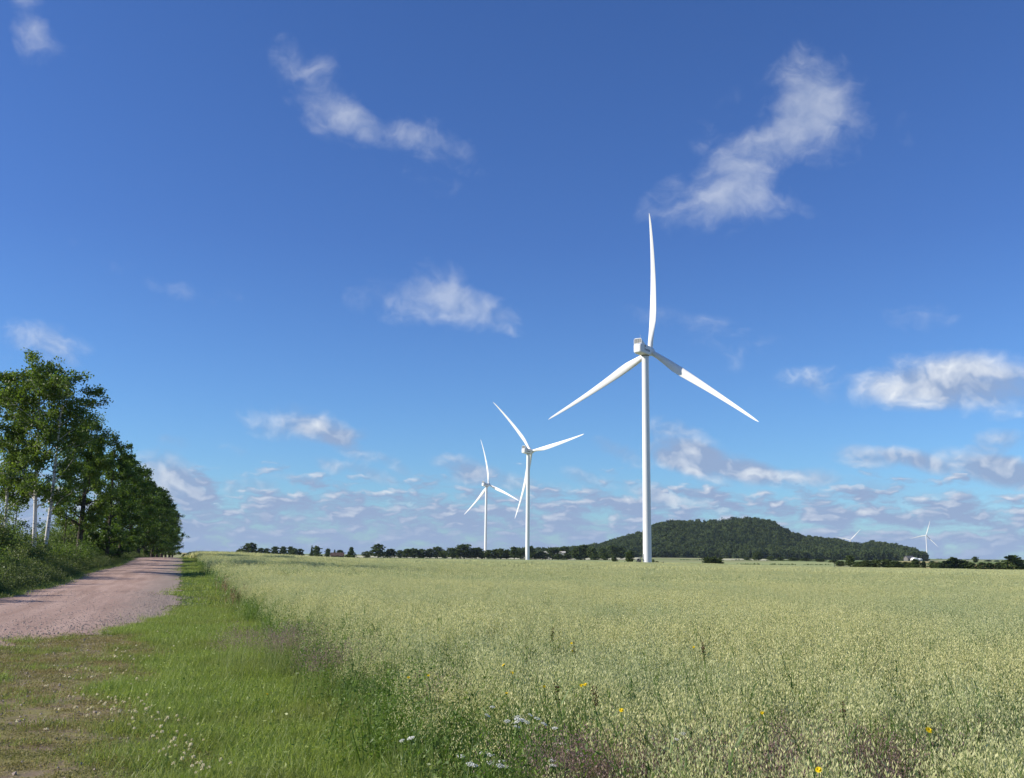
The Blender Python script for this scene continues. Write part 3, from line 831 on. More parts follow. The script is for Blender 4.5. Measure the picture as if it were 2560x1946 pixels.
# ------------------------------------------------------------------ trees
def grow(seed, H, R, base=.25, tr=.16, nb=22, leaves=6000, lsize=.16, shape='oval', lean=(0, 0), twig=.55, stems=None, up=.5, asp=.6):
    """tapered trunk with limbs, and a crown of single leaves held on the twigs"""
    rng = np.random.default_rng(seed); tk = MB(); cr = MB()
    stems = stems or [((0, 0), (0, 0), 1.0)]
    ends = []; wts = []
    for (bx, by), (lx, ly), hf in stems:
        h = H * hf; n = 9; t = np.linspace(0, 1, n)
        P = np.stack([bx + lx * t + rng.normal(0, .05, n).cumsum() * t + lean[0] * t * t, by + ly * t + rng.normal(0, .05, n).cumsum() * t + lean[1] * t * t, h * .93 * t - .15 * (t == 0)], 1)
        rad_ = tr * hf * (1 - .88 * t ** .9); rad_[0] *= 1.45
        tube(tk, P, rad_, 8)
        for i in range(nb):
            tb = base + (1 - base) * (i + rng.uniform(0, 1)) / nb * .97
            p0 = np.array([np.interp(tb, t, P[:, c]) for c in range(3)])
            fr = (tb - base) / (1 - base)
            prof = {'oval': math.sin(math.pi * min(1, .12 + .88 * fr)) ** .6, 'birch': (math.sin(math.pi * min(.98, .22 + .74 * fr)) ** .5), 'cone': 1.02 - fr, 'dome': math.sqrt(max(.03, 1 - fr * fr))}[shape]
            L = R * max(.12, prof) * rng.uniform(.75, 1.12)
            a = i * 2.399 + rng.uniform(-.5, .5); e = up * rng.uniform(.5, 1.3)
            d = np.array([math.cos(a), math.sin(a), e]); d /= np.linalg.norm(d)
            q = np.linspace(0, 1, 5)
            B = p0 + d[None] * (L * q)[:, None] + np.array([0, 0, -.10 * L])[None] * (q ** 2)[:, None] + rng.normal(0, .05 * L, (5, 3)) * q[:, None]
            br = np.interp(tb, t, rad_) * .45
            tube(tk, B, np.maximum(br * (1 - .9 * q), .008), 5)
            m_ = max(4, int(5 + L * 2.2))
            for j in range(m_):
                s_ = rng.uniform(.25, 1.05); pb = np.array([np.interp(min(1, s_), q, B[:, c]) for c in range(3)])
                tl = twig * rng.uniform(.4, 1.3) * (.6 + .25 * L)
                td = rdir(rng, 1, -.35)[0]; e_ = pb + td * tl
                if j % 2 == 0:
                    tube(tk, np.stack([pb, (pb + e_) / 2 + rng.normal(0, .04, 3), e_]), [br * .25 + .006, br * .15 + .005, .004], 3)
                ends.append((pb, e_)); wts.append(.5 + rng.random() ** 2 * 1.8)
    A = np.array([e[0] for e in ends]); Bq = np.array([e[1] for e in ends])
    w = np.array(wts); k = rng.choice(len(A), leaves, p=w / w.sum()); s_ = rng.uniform(.25, 1.12, leaves)
    c = A[k] * (1 - s_)[:, None] + Bq[k] * s_[:, None] + rng.normal(0, .13 * (1 + R * .12), (leaves, 3)) * np.array([1, 1, .85])
    c += WIND * .12 * (c[:, 2:3] / H)
    ax = norm(rdir(rng, leaves) + np.array([-.5, 0, -.25])); sdv = norm(np.cross(ax, rdir(rng, leaves)))
    clump = rng.uniform(0, .6, len(A))[k]
    diamonds(cr, c, ax, sdv, rng.uniform(.7, 1.35, leaves) * lsize, rng.uniform(.7, 1.3, leaves) * lsize * asp, 0, np.clip(clump + rng.uniform(0, .45, leaves), 0, 1))
    return tk, cr


def put_tree(tk, cr, name, loc, label, group, lm, bm, rz=0., scl=(1, 1, 1), cat='tree'):
    o = thing(name, loc, label, cat, group, rz, scl)
    link('trunk', tk if isinstance(tk, bpy.types.Mesh) else tk.mesh('trunk', bm, True), o)
    link('crown', cr if isinstance(cr, bpy.types.Mesh) else cr.mesh('crown', lm), o)
    return o


# roadside row on the left, near to far: (photo x of the trunk, distance, height, crown radius, kind)
def roadside(x, Y):
    P = at(x, horizon(x), Y); return (P[0], P[1], gf(P[0], P[1]))


tk, cr = grow(1, 14.0, 3.1, .30, .17, 26, 25000, .17, 'birch', twig=.6, stems=[((-.25, 0), (-.9, .5), 1.0), ((.42, -.2), (.5, -.3), .93)], up=.8)
put_tree(tk, cr, 'birch_tree', roadside(97, 64), 'birch with two white trunks rising from the roadside bushes', None, MAT['leaf_birch'], MAT['birch_bark'])
tk, cr = grow(2, 13.2, 2.9, .30, .13, 22, 17000, .17, 'birch', twig=.6, up=.8)
put_tree(tk, cr, 'birch_tree', roadside(8, 66), 'birch with a leafy crown beside the one with two white trunks', None, MAT['leaf_birch'], MAT['birch_bark'])
tk, cr = grow(3, 11.8, 3.2, .22, .30, 28, 22000, .17, 'birch', lean=(.5, 0), twig=.6, up=.65)
put_tree(tk, cr, 'roadside_tree', roadside(196, 81), 'thick dark trunked tree next to the white birches', None, MAT['leaf_birch'], MAT['bark'])
tk, cr = grow(4, 8.5, 1.2, .30, .06, 12, 1800, .14, 'birch', twig=.5)
put_tree(tk, cr, 'young_tree', roadside(158, 79), 'slender young tree between the birches and dark trunked tree', None, MAT['leaf_birch'], MAT['bark'])
tk, cr = grow(5, 8.0, 1.2, .35, .06, 12, 1700, .14, 'birch', twig=.5)
put_tree(tk, cr, 'young_tree', roadside(34, 70), 'thin young tree behind the bushes beside the leafy crowned birch', None, MAT['leaf_birch'], MAT['bark'])
RK = []
for i in range(4):
    tk, cr = grow(20 + i, 13.0, 3.3, .05, .24, 30, 15000, .23, ('birch', 'oval', 'birch', 'dome')[i], twig=.7, up=.5)
    RK.append((tk.mesh('trunk', MAT['bark'], True), cr.mesh('crown', MAT['leaf_dark'])))
ROW = [(268, 98, 1078, 0), (300, 114, 1114, 1), (322, 130, 1142, 2), (345, 146, 1165, 3), (362, 164, 1188, 0), (380, 184, 1205, 1), (392, 206, 1222, 2), (404, 232, 1236, 3), (414, 262, 1250, 0), (424, 296, 1268, 1), (431, 330, 1290, 2)]
NTH = ['first', 'second', 'third', 'fourth', 'fifth', 'sixth', 'seventh', 'eighth', 'ninth', 'tenth', 'eleventh', 'twelfth', 'thirteenth', 'fourteenth', 'fifteenth', 'sixteenth', 'seventeenth', 'eighteenth', 'nineteenth', 'twentieth', 'twenty first', 'twenty second', 'twenty third']
for i, (x, Y, top, kd) in enumerate(ROW):
    p3 = roadside(x, Y); H = (horizon(x) - top) / FPX * Y + 1.7 - p3[2]; s = H / 13.4; w_ = (.9, 1.08, .95, 1.12)[(i * 3) % 4]
    put_tree(RK[kd][0], RK[kd][1], 'roadside_tree', p3, NTH[i] + ' dark leafy tree of the roadside row, counted from the thick trunked one', 'dark trees in the row along the road', None, None, 1.3 * i, (s * w_, s * w_, s))


# bushes under them
def bush(seed, H, R, leaves, lsize, mat_):
    rng = np.random.default_rng(seed); tk = MB(); cr = MB(); ends = []
    for i in range(14):
        a = i * 2.4 + rng.uniform(-.4, .4); r0 = rng.uniform(0, .3) * R; L = H * rng.uniform(.55, 1.0)
        b = np.array([r0 * math.cos(a), r0 * math.sin(a), -.05]); tip = np.array([R * rng.uniform(.3, .95) * math.cos(a), R * rng.uniform(.3, .95) * math.sin(a), L])
        q = np.linspace(0, 1, 4); P = b + (tip - b) * q[:, None] + np.array([0, 0, .12 * L]) * np.sin(np.pi * q)[:, None]
        tube(tk, P, .022 * (1 - .8 * q) + .003, 4)
        for j in range(9):
            s_ = rng.uniform(.2, 1.05); pb = b + (tip - b) * s_; ends.append((pb, pb + rdir(rng, 1, -.4)[0] * R * rng.uniform(.15, .4)))
    A = np.array([e[0] for e in ends]); B = np.array([e[1] for e in ends])
    k = rng.integers(0, len(A), leaves); s_ = rng.uniform(.1, 1.1, leaves)[:, None]
    c = A[k] * (1 - s_) + B[k] * s_ + rng.normal(0, .07 * H, (leaves, 3)); c[:, 2] = np.maximum(c[:, 2], .03)
    ax = norm(rdir(rng, leaves) + np.array([0, 0, .2])); sdv = norm(np.cross(ax, rdir(rng, leaves)))
    cl = rng.uniform(0, .6, len(A))[k]
    diamonds(cr, c, ax, sdv, rng.uniform(.7, 1.3, leaves) * lsize, rng.uniform(.4, .8, leaves) * lsize, 0, np.clip(cl + rng.uniform(0, .45, leaves), 0, 1))
    return tk.mesh('stems', MAT['bark'], True), cr.mesh('foliage', mat_)


BK = [bush(40 + i, 2.0, 1.5, 4200, .11, MAT['leaf_shrub']) for i in range(3)] + [bush(45, 2.0, 1.5, 4200, .10, MAT['weed'])]


def put_bush(loc, s, sz, kd, label, group, rz):
    o = thing('bush', loc, label, 'bush', group, rz, (s, s, sz))
    link('stems', BK[kd][0], o); link('foliage', BK[kd][1], o)


rb = np.random.default_rng(77)
Yb = 33.0; i = 0
while Yb < 335:
    for (uo, hs) in ((-8.6, .80), (-11.0, 1.35)):
        u_ = uo + rb.uniform(-.6, .6); Yj = Yb + rb.uniform(-1, 1); Xj = u_ - SLOPE * Yj
        s = rb.uniform(.75, 1.15) * (1 + Yb / 500)
        put_bush((Xj, Yj, gf(Xj, Yj) - .03), s, s * hs * rb.uniform(.8, 1.2), int(rb.integers(0, 4)), 'leafy green bush in the thicket between road and tree row', 'bushes along the road', rb.uniform(0, 6.3))
    Yb += 3.1 + Yb * .026; i += 1


def weed_patch(seed, ls=1.0, per=9, mt='weed'):
    rng = np.random.default_rng(seed); mb = MB(); n = 60
    b = np.stack([rng.normal(0, .3, n), rng.normal(0, .3, n), np.zeros(n)], 1); d = rdir(rng, n, .3); d[:, 2] += 1.8
    L = rng.uniform(.3, .95, n); ribbons(mb, b, d, rdir(rng, n) * .2, L, .012, 2, 0, rng.uniform(0, .6, n))
    m_ = n * per; k = np.repeat(np.arange(n), per); t = rng.uniform(.2, 1, m_)
    c = b[k] + norm(d)[k] * (L[k] * t)[:, None] + rdir(rng, m_) * .06
    ax = norm(rdir(rng, m_) + np.array([0, 0, .2])); diamonds(mb, c, ax, norm(np.cross(ax, rdir(rng, m_))), rng.uniform(.05, .12, m_) * ls, rng.uniform(.02, .05, m_) * ls * .8, 0, rng.uniform(0, 1, m_))
    return mb.mesh('weed_patch', MAT[mt])


MAT['weed_green'] = leaf_mat('weed_green', (.060, .115, .022), (.21, .30, .07), .35)
wd = proto_coll('roadside_weeds', [weed_patch(600 + i) for i in range(5)])
wg = proto_coll('margin_weed', [weed_patch(620 + i, .5, 20, 'weed_green') for i in range(5)])
scat(rng, 'margin_weeds', MARGIN, 5, wg, 'dark green leafy weeds where the oats meet the verge', .55, .95, .08)
Yw = rng.uniform(24, 180, 5200) ** 1.0; uw = road_left(Yw) - rng.gamma(2.0, .55, 5200) - .35
Xw = uw - SLOPE * Yw; k = np.abs(np.arctan2(Xw, Yw)) < rad(40)
hgt = np.interp(road_left(Yw) - uw, [.3, 1.0, 2.2], [.28, .7, 1.1])
scat(rng, 'roadside_weeds', on_ground(Xw[k], Yw[k]), 5, wd, 'mixed tall weeds and nettles before the roadside bushes', .9, 1.4, .08, hgt[k])
Yw = rng.uniform(18, 120, 2600); uw = road_left(Yw) - rng.uniform(-.1, 1.0, 2600); Xw = uw - SLOPE * Yw; k = np.abs(np.arctan2(Xw, Yw)) < rad(40)
scat(rng, 'verge_grass', on_ground(Xw[k], Yw[k]), 4, midg, 'narrow grass strip on the far side of the road', .7, 1.1, .05)

# ------------------------------------------------------------------ distant trees
FK = {}
for kd, (shape, base, R) in {'round': ('dome', .05, 3.8), 'oval': ('oval', .05, 3.4), 'loose': ('birch', .09, 3.5), 'cone': ('cone', .03, 2.8)}.items():
    FK[kd] = []
    for j in range(2):
        tk, cr = grow(700 + 10 * j + len(shape), 10.0, R, base, .22, 34, 2600, .80, shape, twig=.75, up=.45, asp=.75)
        FK[kd].append((tk.mesh('trunk', MAT['bark_far'], True), cr.mesh('crown', MAT['leaf_far'])))
FR = {'round': 4.3, 'oval': 3.9, 'loose': 4.0, 'cone': 3.1}
rt = np.random.default_rng(9)


def far_tree(x, top, Y, wpx, kd='round', label=None, group=None, name='distant_tree', sink=0.0):
    P = at(x, top, Y); z0 = gf(P[0], P[1]) - sink
    H = max(1.0, P[2] - z0); s = H / 10.2; sw = (wpx / 2) / FPX * Y / FR[kd] * 1.18
    tk, cr = FK[kd][int(rt.integers(0, 2))]
    put_tree(tk, cr, name, (P[0], P[1], z0), label, group, None, None, rt.uniform(0, 6.28), (sw, sw, s))


GL = ('tree in the leafy horizon cluster nearest the end of the road', 'trees of the horizon cluster near the road')
far_tree(625, 1356, 700, 46, 'round', 'largest dark round tree of the horizon cluster nearest the road')
for a in ((601, 1373, 705, 34), (653, 1369, 708, 26), (667, 1370, 760, 22), (688, 1365, 760, 28), (709, 1365, 765, 24), (727, 1365, 740, 22), (738, 1370, 735, 24), (751, 1371, 738, 22)):
    far_tree(*a, 'round', *GL)
for a in ((477, 1380, 230, 26), (567, 1380, 640, 14), (578, 1384, 640, 12), (462, 1388, 240, 14)):
    far_tree(*a, 'round', 'low round bush at the crest where the road ends', 'low bushes at the crest of the road', 'horizon_bush')
far_tree(780, 1362, 700, 9, 'cone', 'narrow pointed tree beside a rounder one on the horizon')
far_tree(793, 1364, 700, 27, 'round', 'rounded tree standing beside the narrow pointed one')
far_tree(777, 1385, 690, 14, 'round', 'small bush at the foot of the narrow pointed tree', name='horizon_bush')
far_tree(820, 1371, 720, 14, 'oval', 'small tree beside the brown roofed farmhouse')
far_tree(818, 1383, 690, 16, 'round', 'low bush beside the brown roofed farmhouse', name='horizon_bush')
far_tree(837, 1373, 800, 9, 'cone', 'dark conifer behind the brown roofed farmhouse')
far_tree(851, 1374, 800, 24, 'round', 'round tree behind the brown roofed farmhouse')
far_tree(879, 1366, 640, 28, 'cone', 'solitary bushy pointed tree at the edge of the oat field')
ROWX = (918, 946, 976, 1000, 1018, 1036, 1054, 1074, 1094, 1112, 1130, 1161, 1145, 1178, 1191, 1206, 1222, 1238, 1252, 1268, 1286, 1302, 1325, 1340, 1356, 1381, 1396, 1418, 1442, 1462, 1480)


def row_label(x):
    side = sorted([q for q in ROWX if (q < 1319) == (x < 1319)], key=lambda q: abs(q - 1319))
    return '%s tree of the long far row from the middle turbine towards the %s' % (NTH[side.index(x)], 'road' if x < 1319 else 'hill')


GM = ('tree in the long dark row along the far side of the oat field', 'trees of the long row beyond the oats')
for (x, top, w, k_) in ((918, 1378, 20, 'oval'), (946, 1359, 36, 'round'), (976, 1371, 28, 'round'), (1000, 1375, 20, 'oval'), (1018, 1371, 26, 'round'), (1036, 1370, 28, 'round'), (1054, 1372, 24, 'oval'), (1074, 1371, 26, 'round'), (1094, 1366, 30, 'round'), (1112, 1376, 20, 'oval'), (1130, 1369, 26, 'loose'), (1161, 1360, 34, 'loose'), (1145, 1372, 22, 'round'), (1178, 1375, 20, 'round'), (1191, 1368, 26, 'loose'), (1206, 1377, 20, 'oval'), (1222, 1374, 24, 'round'), (1238, 1372, 26, 'round'), (1252, 1370, 20, 'oval'), (1268, 1373, 24, 'round'), (1286, 1366, 22, 'loose'), (1302, 1374, 20, 'oval'), (1325, 1364, 16, 'loose'), (1340, 1380, 24, 'round'), (1356, 1379, 24, 'round'), (1381, 1369, 28, 'loose'), (1396, 1384, 22, 'round'), (1418, 1383, 24, 'round'), (1442, 1365, 28, 'round'), (1462, 1361, 30, 'loose'), (1480, 1368, 24, 'oval')):
    far_tree(x, top, 800 + rt.uniform(-6, 25), w * rt.uniform(1.1, 1.5), k_, row_label(x), GM[1])
for (x, top, Y, w, k_) in ((1408, 1365, 960, 38, 'loose'), (1487, 1383, 760, 22, 'round'), (1513, 1381, 740, 24, 'round'), (1536, 1391, 600, 18, 'round'), (1450, 1386, 780, 20, 'round'), (1505, 1368, 900, 26, 'round'), (1530, 1362, 950, 30, 'loose'), (1552, 1366, 950, 28, 'round')):
    far_tree(x, top, Y, w, k_, 'tree among those between the row and the wooded hill', 'trees between the long row and the hill')
far_tree(1573, 1376, 430, 24, 'loose', 'dark small tree beside the stairs of the tallest turbine')
for a in ((1766, 1392, 420, 26), (1783, 1390, 422, 28), (1799, 1393, 421, 20)):
    far_tree(*a, 'round', 'dark bush in the clump standing alone in the pale field', 'bushes of the lone clump in the pale field', 'field_bush')
far_tree(1887, 1381, 860, 18, 'round', 'one of two small trees side by side at the foot of the hill', 'pair of small trees at the hill foot')
far_tree(1897, 1379, 862, 20, 'round', 'one of two small trees side by side at the foot of the hill', 'pair of small trees at the hill foot')
for a in ((1868, 1393, 850, 22), (1926, 1391, 850, 22), (1950, 1393, 840, 24), (1985, 1394, 800, 34), (2015, 1395, 760, 30), (2050, 1397, 700, 34), (2085, 1399, 640, 30)):
    far_tree(*a, 'round', 'low bush in the hedge below the wooded hill', 'hedge bushes below the hill', 'hedge_bush')
far_tree(2124, 1388, 470, 26, 'loose', 'tallest small tree of the hedge below the end of the hill')
GR = ('bush in the loose hedge between the wooded hill and dome shaped tree', 'hedge bushes at the right end of the field')
for a in ((2100, 1402, 480, 22), (2150, 1404, 440, 20), (2165, 1400, 430, 26), (2192, 1398, 430, 26), (2215, 1397, 430, 26), (2240, 1402, 425, 30), (2262, 1404, 440, 20), (2178, 1402, 436, 24), (2140, 1404, 450, 22), (2228, 1403, 430, 24), (2275, 1405, 430, 18), (2345, 1405, 405, 22), (2428, 1406, 398, 26), (2510, 1406, 394, 26), (2330, 1402, 410, 18), (2308, 1402, 420, 12), (2455, 1405, 395, 24), (2475, 1406, 395, 22), (2495, 1405, 395, 26), (2555, 1398, 392, 26)):
    far_tree(a[0], a[1], a[2], a[3] * 1.3, 'round', *GR, 'hedge_bush')
far_tree(2289, 1397, 415, 30, 'round', 'round bush below the white silage domes')
far_tree(2365, 1401, 400, 38, 'round', 'lower bush of the wide black green group, on the silage side', None, 'hedge_bush')
far_tree(2385, 1392, 402, 44, 'round', 'tallest bush of the wide black green group')
far_tree(2410, 1400, 400, 36, 'round', 'lower bush of the wide black green group, on the yellow field side', None, 'hedge_bush')
far_tree(2438, 1391, 900, 16, 'oval', 'lone far tree rising behind the yellow field')
far_tree(2530, 1386, 390, 52, 'round', 'big dome shaped green tree at the end of the field hedge')
for a in ((2312, 1397, 2600, 5), (2345, 1397, 2500, 8), (2352, 1397, 2500, 6), (2400, 1398, 2300, 10), (2418, 1399, 2200, 12), (2470, 1400, 1500, 20), (2492, 1401, 1500, 16), (2515, 1402, 1400, 22), (2302, 1400, 2400, 8)):
    far_tree(*a, 'round', 'tiny tree far off on the horizon beyond the distant turbine', 'tiny trees on the right horizon')

# forest on the hill: too dense to count
FP = []
for j in range(4):
    tk, cr = grow(800 + j, 13, 5.6, .10, .2, 20, 520, 1.5, ('dome', 'oval', 'birch', 'dome')[j], twig=.9, asp=.8); FP.append(cr.mesh('forest_crown', MAT['leaf_forest']))
for j in range(2):
    tk, cr = grow(820 + j, 13.5, 3.4, .05, .2, 20, 330, .95, 'cone', twig=.5, up=-.1, asp=.6); FP.append(cr.mesh('forest_spruce', MAT['needle']))
fc = proto_coll('forest_tree', FP)
n = 8200
Yf = rng.uniform(1405, 1960, n); xf = rng.uniform(1200, 2296, n); Xf = (xf - 1280) / FPX / .985 * Yf
top_h = (horizon(xf) - np.interp(xf, SIL[:, 0], SIL[:, 1]))
Zf = hill_z(Xf, Yf)
con = np.sin(Xf * .017 + 2) * np.sin(Yf * .02 + Xf * .006) + rng.normal(0, .35, n) + np.interp(xf, [1700, 1800, 1990, 2050, 2180, 2290], [-.35, .35, .45, .0, .35, .2]) * np.interp(Yf, [1500, 1700], [.2, 1])
idx = np.where(con > .75, rng.integers(4, 6, n), rng.integers(0, 4, n))
k = (top_h > 5)
sz = rng.uniform(.68, 1.12, n) * np.where(idx > 3, 1.0, 1.0)
scatter('forest', np.stack([Xf, Yf, Zf - .4], 1)[k], np.stack([0 * Xf, 0 * Xf, rng.uniform(0, 6.3, n)], 1)[k], np.stack([sz, sz, sz * rng.uniform(.85, 1.15, n)], 1)[k], idx[k], fc, 'mixed forest covering the broad hill')


# ------------------------------------------------------------------ wind turbines
def loft(mb, secs, n=6, mat=0):
    """rounded-rectangle sections along +Y: (y, half width, z0, z1, corner radius)"""
    rings = []
    for (y, hw, z0, z1, cr_) in secs:
        R_ = []
        for cx, cz, a0 in ((hw - cr_, z1 - cr_, 0), (-hw + cr_, z1 - cr_, 90), (-hw + cr_, z0 + cr_, 180), (hw - cr_, z0 + cr_, 270)):
            for q in range(n):
                a = rad(a0 + 90 * q / (n - 1)); R_.append((cx + cr_ * math.cos(a), y, cz + cr_ * math.sin(a)))
        rings.append(R_)
    m_ = len(rings[0]); V = np.array(rings).reshape(-1, 3); F = []
    for i in range(len(rings) - 1):
        for j in range(m_):
            F.append((i * m_ + j, i * m_ + (j + 1) % m_, (i + 1) * m_ + (j + 1) % m_, (i + 1) * m_ + j))
    mb.add(V, F, mat)
    for i, r in ((0, rings[0]), (1, rings[-1])):
        c = np.mean(r, 0); mb.add(np.vstack([r, c]), [(j, (j + 1) % m_, m_) for j in range(m_)], mat)


HUB, TILT, OVER, RAD_, FLAP = 80.0, rad(5), 3.7, 52.9, 2.35
NV = np.array([0, math.cos(TILT), math.sin(TILT)]); RTV = np.array([1.0, 0, 0]); UPR = np.cross(RTV, NV)
HC = np.array([0, 0, HUB]) + NV * OVER


def blade_mesh(az, full=True):
    es = math.sin(az) * RTV + math.cos(az) * UPR; et = math.cos(az) * RTV - math.sin(az) * UPR
    ns = 30 if full else 8; m_ = 16 if full else 8; rings = []
    for i in range(ns):
        s = i / (ns - 1); s = s ** .9
        r = 1.2 + (RAD_ - 1.2) * s
        chord = np.interp(s, [0, .05, .12, .20, .28, .40, .6, .8, .93, .98, 1], [2.0, 2.05, 2.6, 3.2, 3.2, 2.7, 1.95, 1.3, .85, .5, .12])
        thick = np.interp(s, [0, .05, .12, .22, .4, 1], [2.0, 1.95, 1.5, .95, .55, .1]) if s < .4 else np.interp(s, [.4, 1], [.55, .05])
        ax_off = np.interp(s, [0, .05, .2, 1], [.5, .5, .36, .34])
        tw = rad(np.interp(s, [0, .2, .5, 1], [17, 13, 5, 1.0]))
        cdir = et * math.cos(tw) - NV * math.sin(tw); tdir = np.cross(es, cdir)
        c0 = HC + es * r - NV * (FLAP * s * s) + NV * (6.0 * s * (1 - s))
        R_ = []
        for q in range(m_):
            a = 2 * math.pi * q / m_
            xc = .5 * (1 - math.cos(a)); yt = .5 * math.sin(a)
            k = min(1, s / .2)                                          # circle -> airfoil
            yt *= (1 - k) + k * (1.25 * (1 - xc) ** .6 if xc > .3 else 1.0)
            R_.append(c0 + cdir * ((xc - ax_off) * chord) + tdir * (yt * thick))
        rings.append(R_)
    V = np.array(rings).reshape(-1, 3); F = [(i * m_ + j, i * m_ + (j + 1) % m_, (i + 1) * m_ + (j + 1) % m_, (i + 1) * m_ + j) for i in range(ns - 1) for j in range(m_)]
    mb = MB(); mb.add(V, F); c = V[-m_:].mean(0); mb.add(np.vstack([V[-m_:], c]), [(j, (j + 1) % m_, m_) for j in range(m_)])
    return mb.mesh('blade', MAT['white_paint'], True)


def shade_auto(o, ang=35):
    me = o.data
    for p_ in me.polygons: p_.use_smooth = True
    me.set_sharp_from_angle(angle=rad(ang))


def turbine(loc, psi, az, label, detail=2, sway=0.0):
    o = thing('wind_turbine', loc, label, 'wind turbine', 'white wind turbines', -psi)
    zs = np.array([-3, 0, .05, 18, 18.05, 40, 40.05, 60, 60.05, 78.2]); mb = MB()
    z = np.linspace(-1.5, 78.3, 24 if detail else 6); r_ = 1.58 - (1.58 - 1.28) * np.clip(z / 78, 0, 1)
    tube(mb, np.stack([0 * z, 0 * z, z], 1), r_, 40 if detail else 12)
    tw = link('tower', mb.mesh('tower', MAT['white_paint'], True), o)
    if detail:
        for zf in (20.0, 46.0):
            mb = MB(); rr2 = 1.58 - .3 * zf / 78 + .012; tube(mb, [(0, 0, zf - .07), (0, 0, zf + .07)], [rr2, rr2], 40)
            link('flange', mb.mesh('flange', MAT['white_paint'], True), tw)
    if detail:
        mb = MB()
        loft(mb, [(-6.0, 1.15, 78.75, 81.3, .5), (-5.75, 1.5, 78.5, 81.65, .5), (-4.6, 1.78, 78.35, 81.85, .4), (-1, 1.8, 78.2, 81.85, .35), (1.2, 1.75, 78.25, 81.7, .4), (2.3, 1.45, 78.6, 81.6, .7)])
        nc = link('nacelle', mb.mesh('nacelle', MAT['white_paint']), o); shade_auto(nc, 30)
        mb = MB(); tube(mb, [(0, 0, 77.9), (0, 0, 78.35)], [1.45, 1.45], 32); link('yaw_ring', mb.mesh('yaw_ring', MAT['nacelle_dark'], True), nc)
        # radiator frame on the roof: open frame, grille, sloping side cheeks
        mb = MB()
        for sx in (-1, 1): tube(mb, [(sx * 1.55, -5.3, 81.7), (sx * 1.55, -5.3, 83.5), (sx * 1.35, -5.3, 83.8), (0, -5.3, 83.85)], [.13] * 4, 6, cap=True)
        tube(mb, [(-1.55, -5.3, 82.0), (1.55, -5.3, 82.0)], [.1, .1], 6)
        fr = link('cooler_frame', mb.mesh('cooler_frame', MAT['white_paint'], True), o)
        mb = MB(); box(mb, (0, -5.22, 82.8), (1.42, .06, .9)); link('grille', mb.mesh('grille', MAT['radiator']), fr)
        for kx in (-.75, 0, .75):
            mb = MB(); box(mb, (kx, -5.32, 82.8), (.045, .05, .9)); link('grille_bar', mb.mesh('grille_bar', MAT['steel']), fr)
        for sx in (-1, 1):
            mb = MB(); x0 = sx * 1.5
            V = [(x0, -5.1, 81.8), (x0, -5.1, 83.6), (x0, -2.1, 81.8)]; V += [(x - sx * .08, y, z_) for (x, y, z_) in V]
            mb.add(V, [(0, 1, 2), (5, 4, 3)]); mb.add(V, [(0, 3, 4, 1), (1, 4, 5, 2), (2, 5, 3, 0)])
            link('cooler_cheek', mb.mesh('cooler_cheek', MAT['white_paint']), fr)
        mb = MB(); tube(mb, [(.9, -4.9, 83.8), (.9, -4.9, 85.0)], [.03, .02], 5); box(mb, (.9, -4.9, 84.95), (.16, .03, .03)); link('wind_vane', mb.mesh('wind_vane', MAT['steel']), fr)
        mb = MB(); box(mb, (1.815, -3.0, 81.25), (.02, .28, .42)); link('vent', mb.mesh('vent', MAT['nacelle_dark']), nc)
        cu = bpy.data.curves.new('lettering', 'FONT'); cu.body = 'Vestas'; cu.size = 1.55; cu.align_x = 'CENTER'; cu.extrude = .01
        tmp = bpy.data.objects.new('lettering_source', cu); COL.objects.link(tmp)
        bpy.context.view_layer.update()
        lm = bpy.data.meshes.new_from_object(tmp.evaluated_get(bpy.context.evaluated_depsgraph_get()))
        bpy.data.objects.remove(tmp); lm.materials.clear(); lm.materials.append(MAT['lettering'])
        lt = link('lettering', lm, nc, (1.825, -1.6, 79.45), (rad(90), 0, rad(90)))
        mb = MB(); c = HC
        prof = [(-1.9, 1.35), (-1.3, 1.62), (-.3, 1.70), (.7, 1.62), (1.4, 1.35), (1.9, .9), (2.15, .35), (2.2, .02)]
        tube(mb, [c + NV * a for a, _ in prof], [b for _, b in prof], 28, cap=True)
        link('hub', mb.mesh('hub', MAT['white_paint'], True), o)
    else:
        mb = MB(); loft(mb, [(-5.5, 1.6, 78.4, 81.8, .4), (2.0, 1.6, 78.4, 81.8, .4)], 3); link('nacelle', mb.mesh('nacelle', MAT['white_paint']), o)
        mb = MB(); tube(mb, [HC - NV * 1.5, HC, HC + NV * 1.8], [1.4, 1.6, .2], 10, cap=True); link('hub', mb.mesh('hub', MAT['white_paint'], True), o)
    for k in range(3):
        link('blade', blade_mesh(az + k * 2 * math.pi / 3, detail > 0), o)
    return o


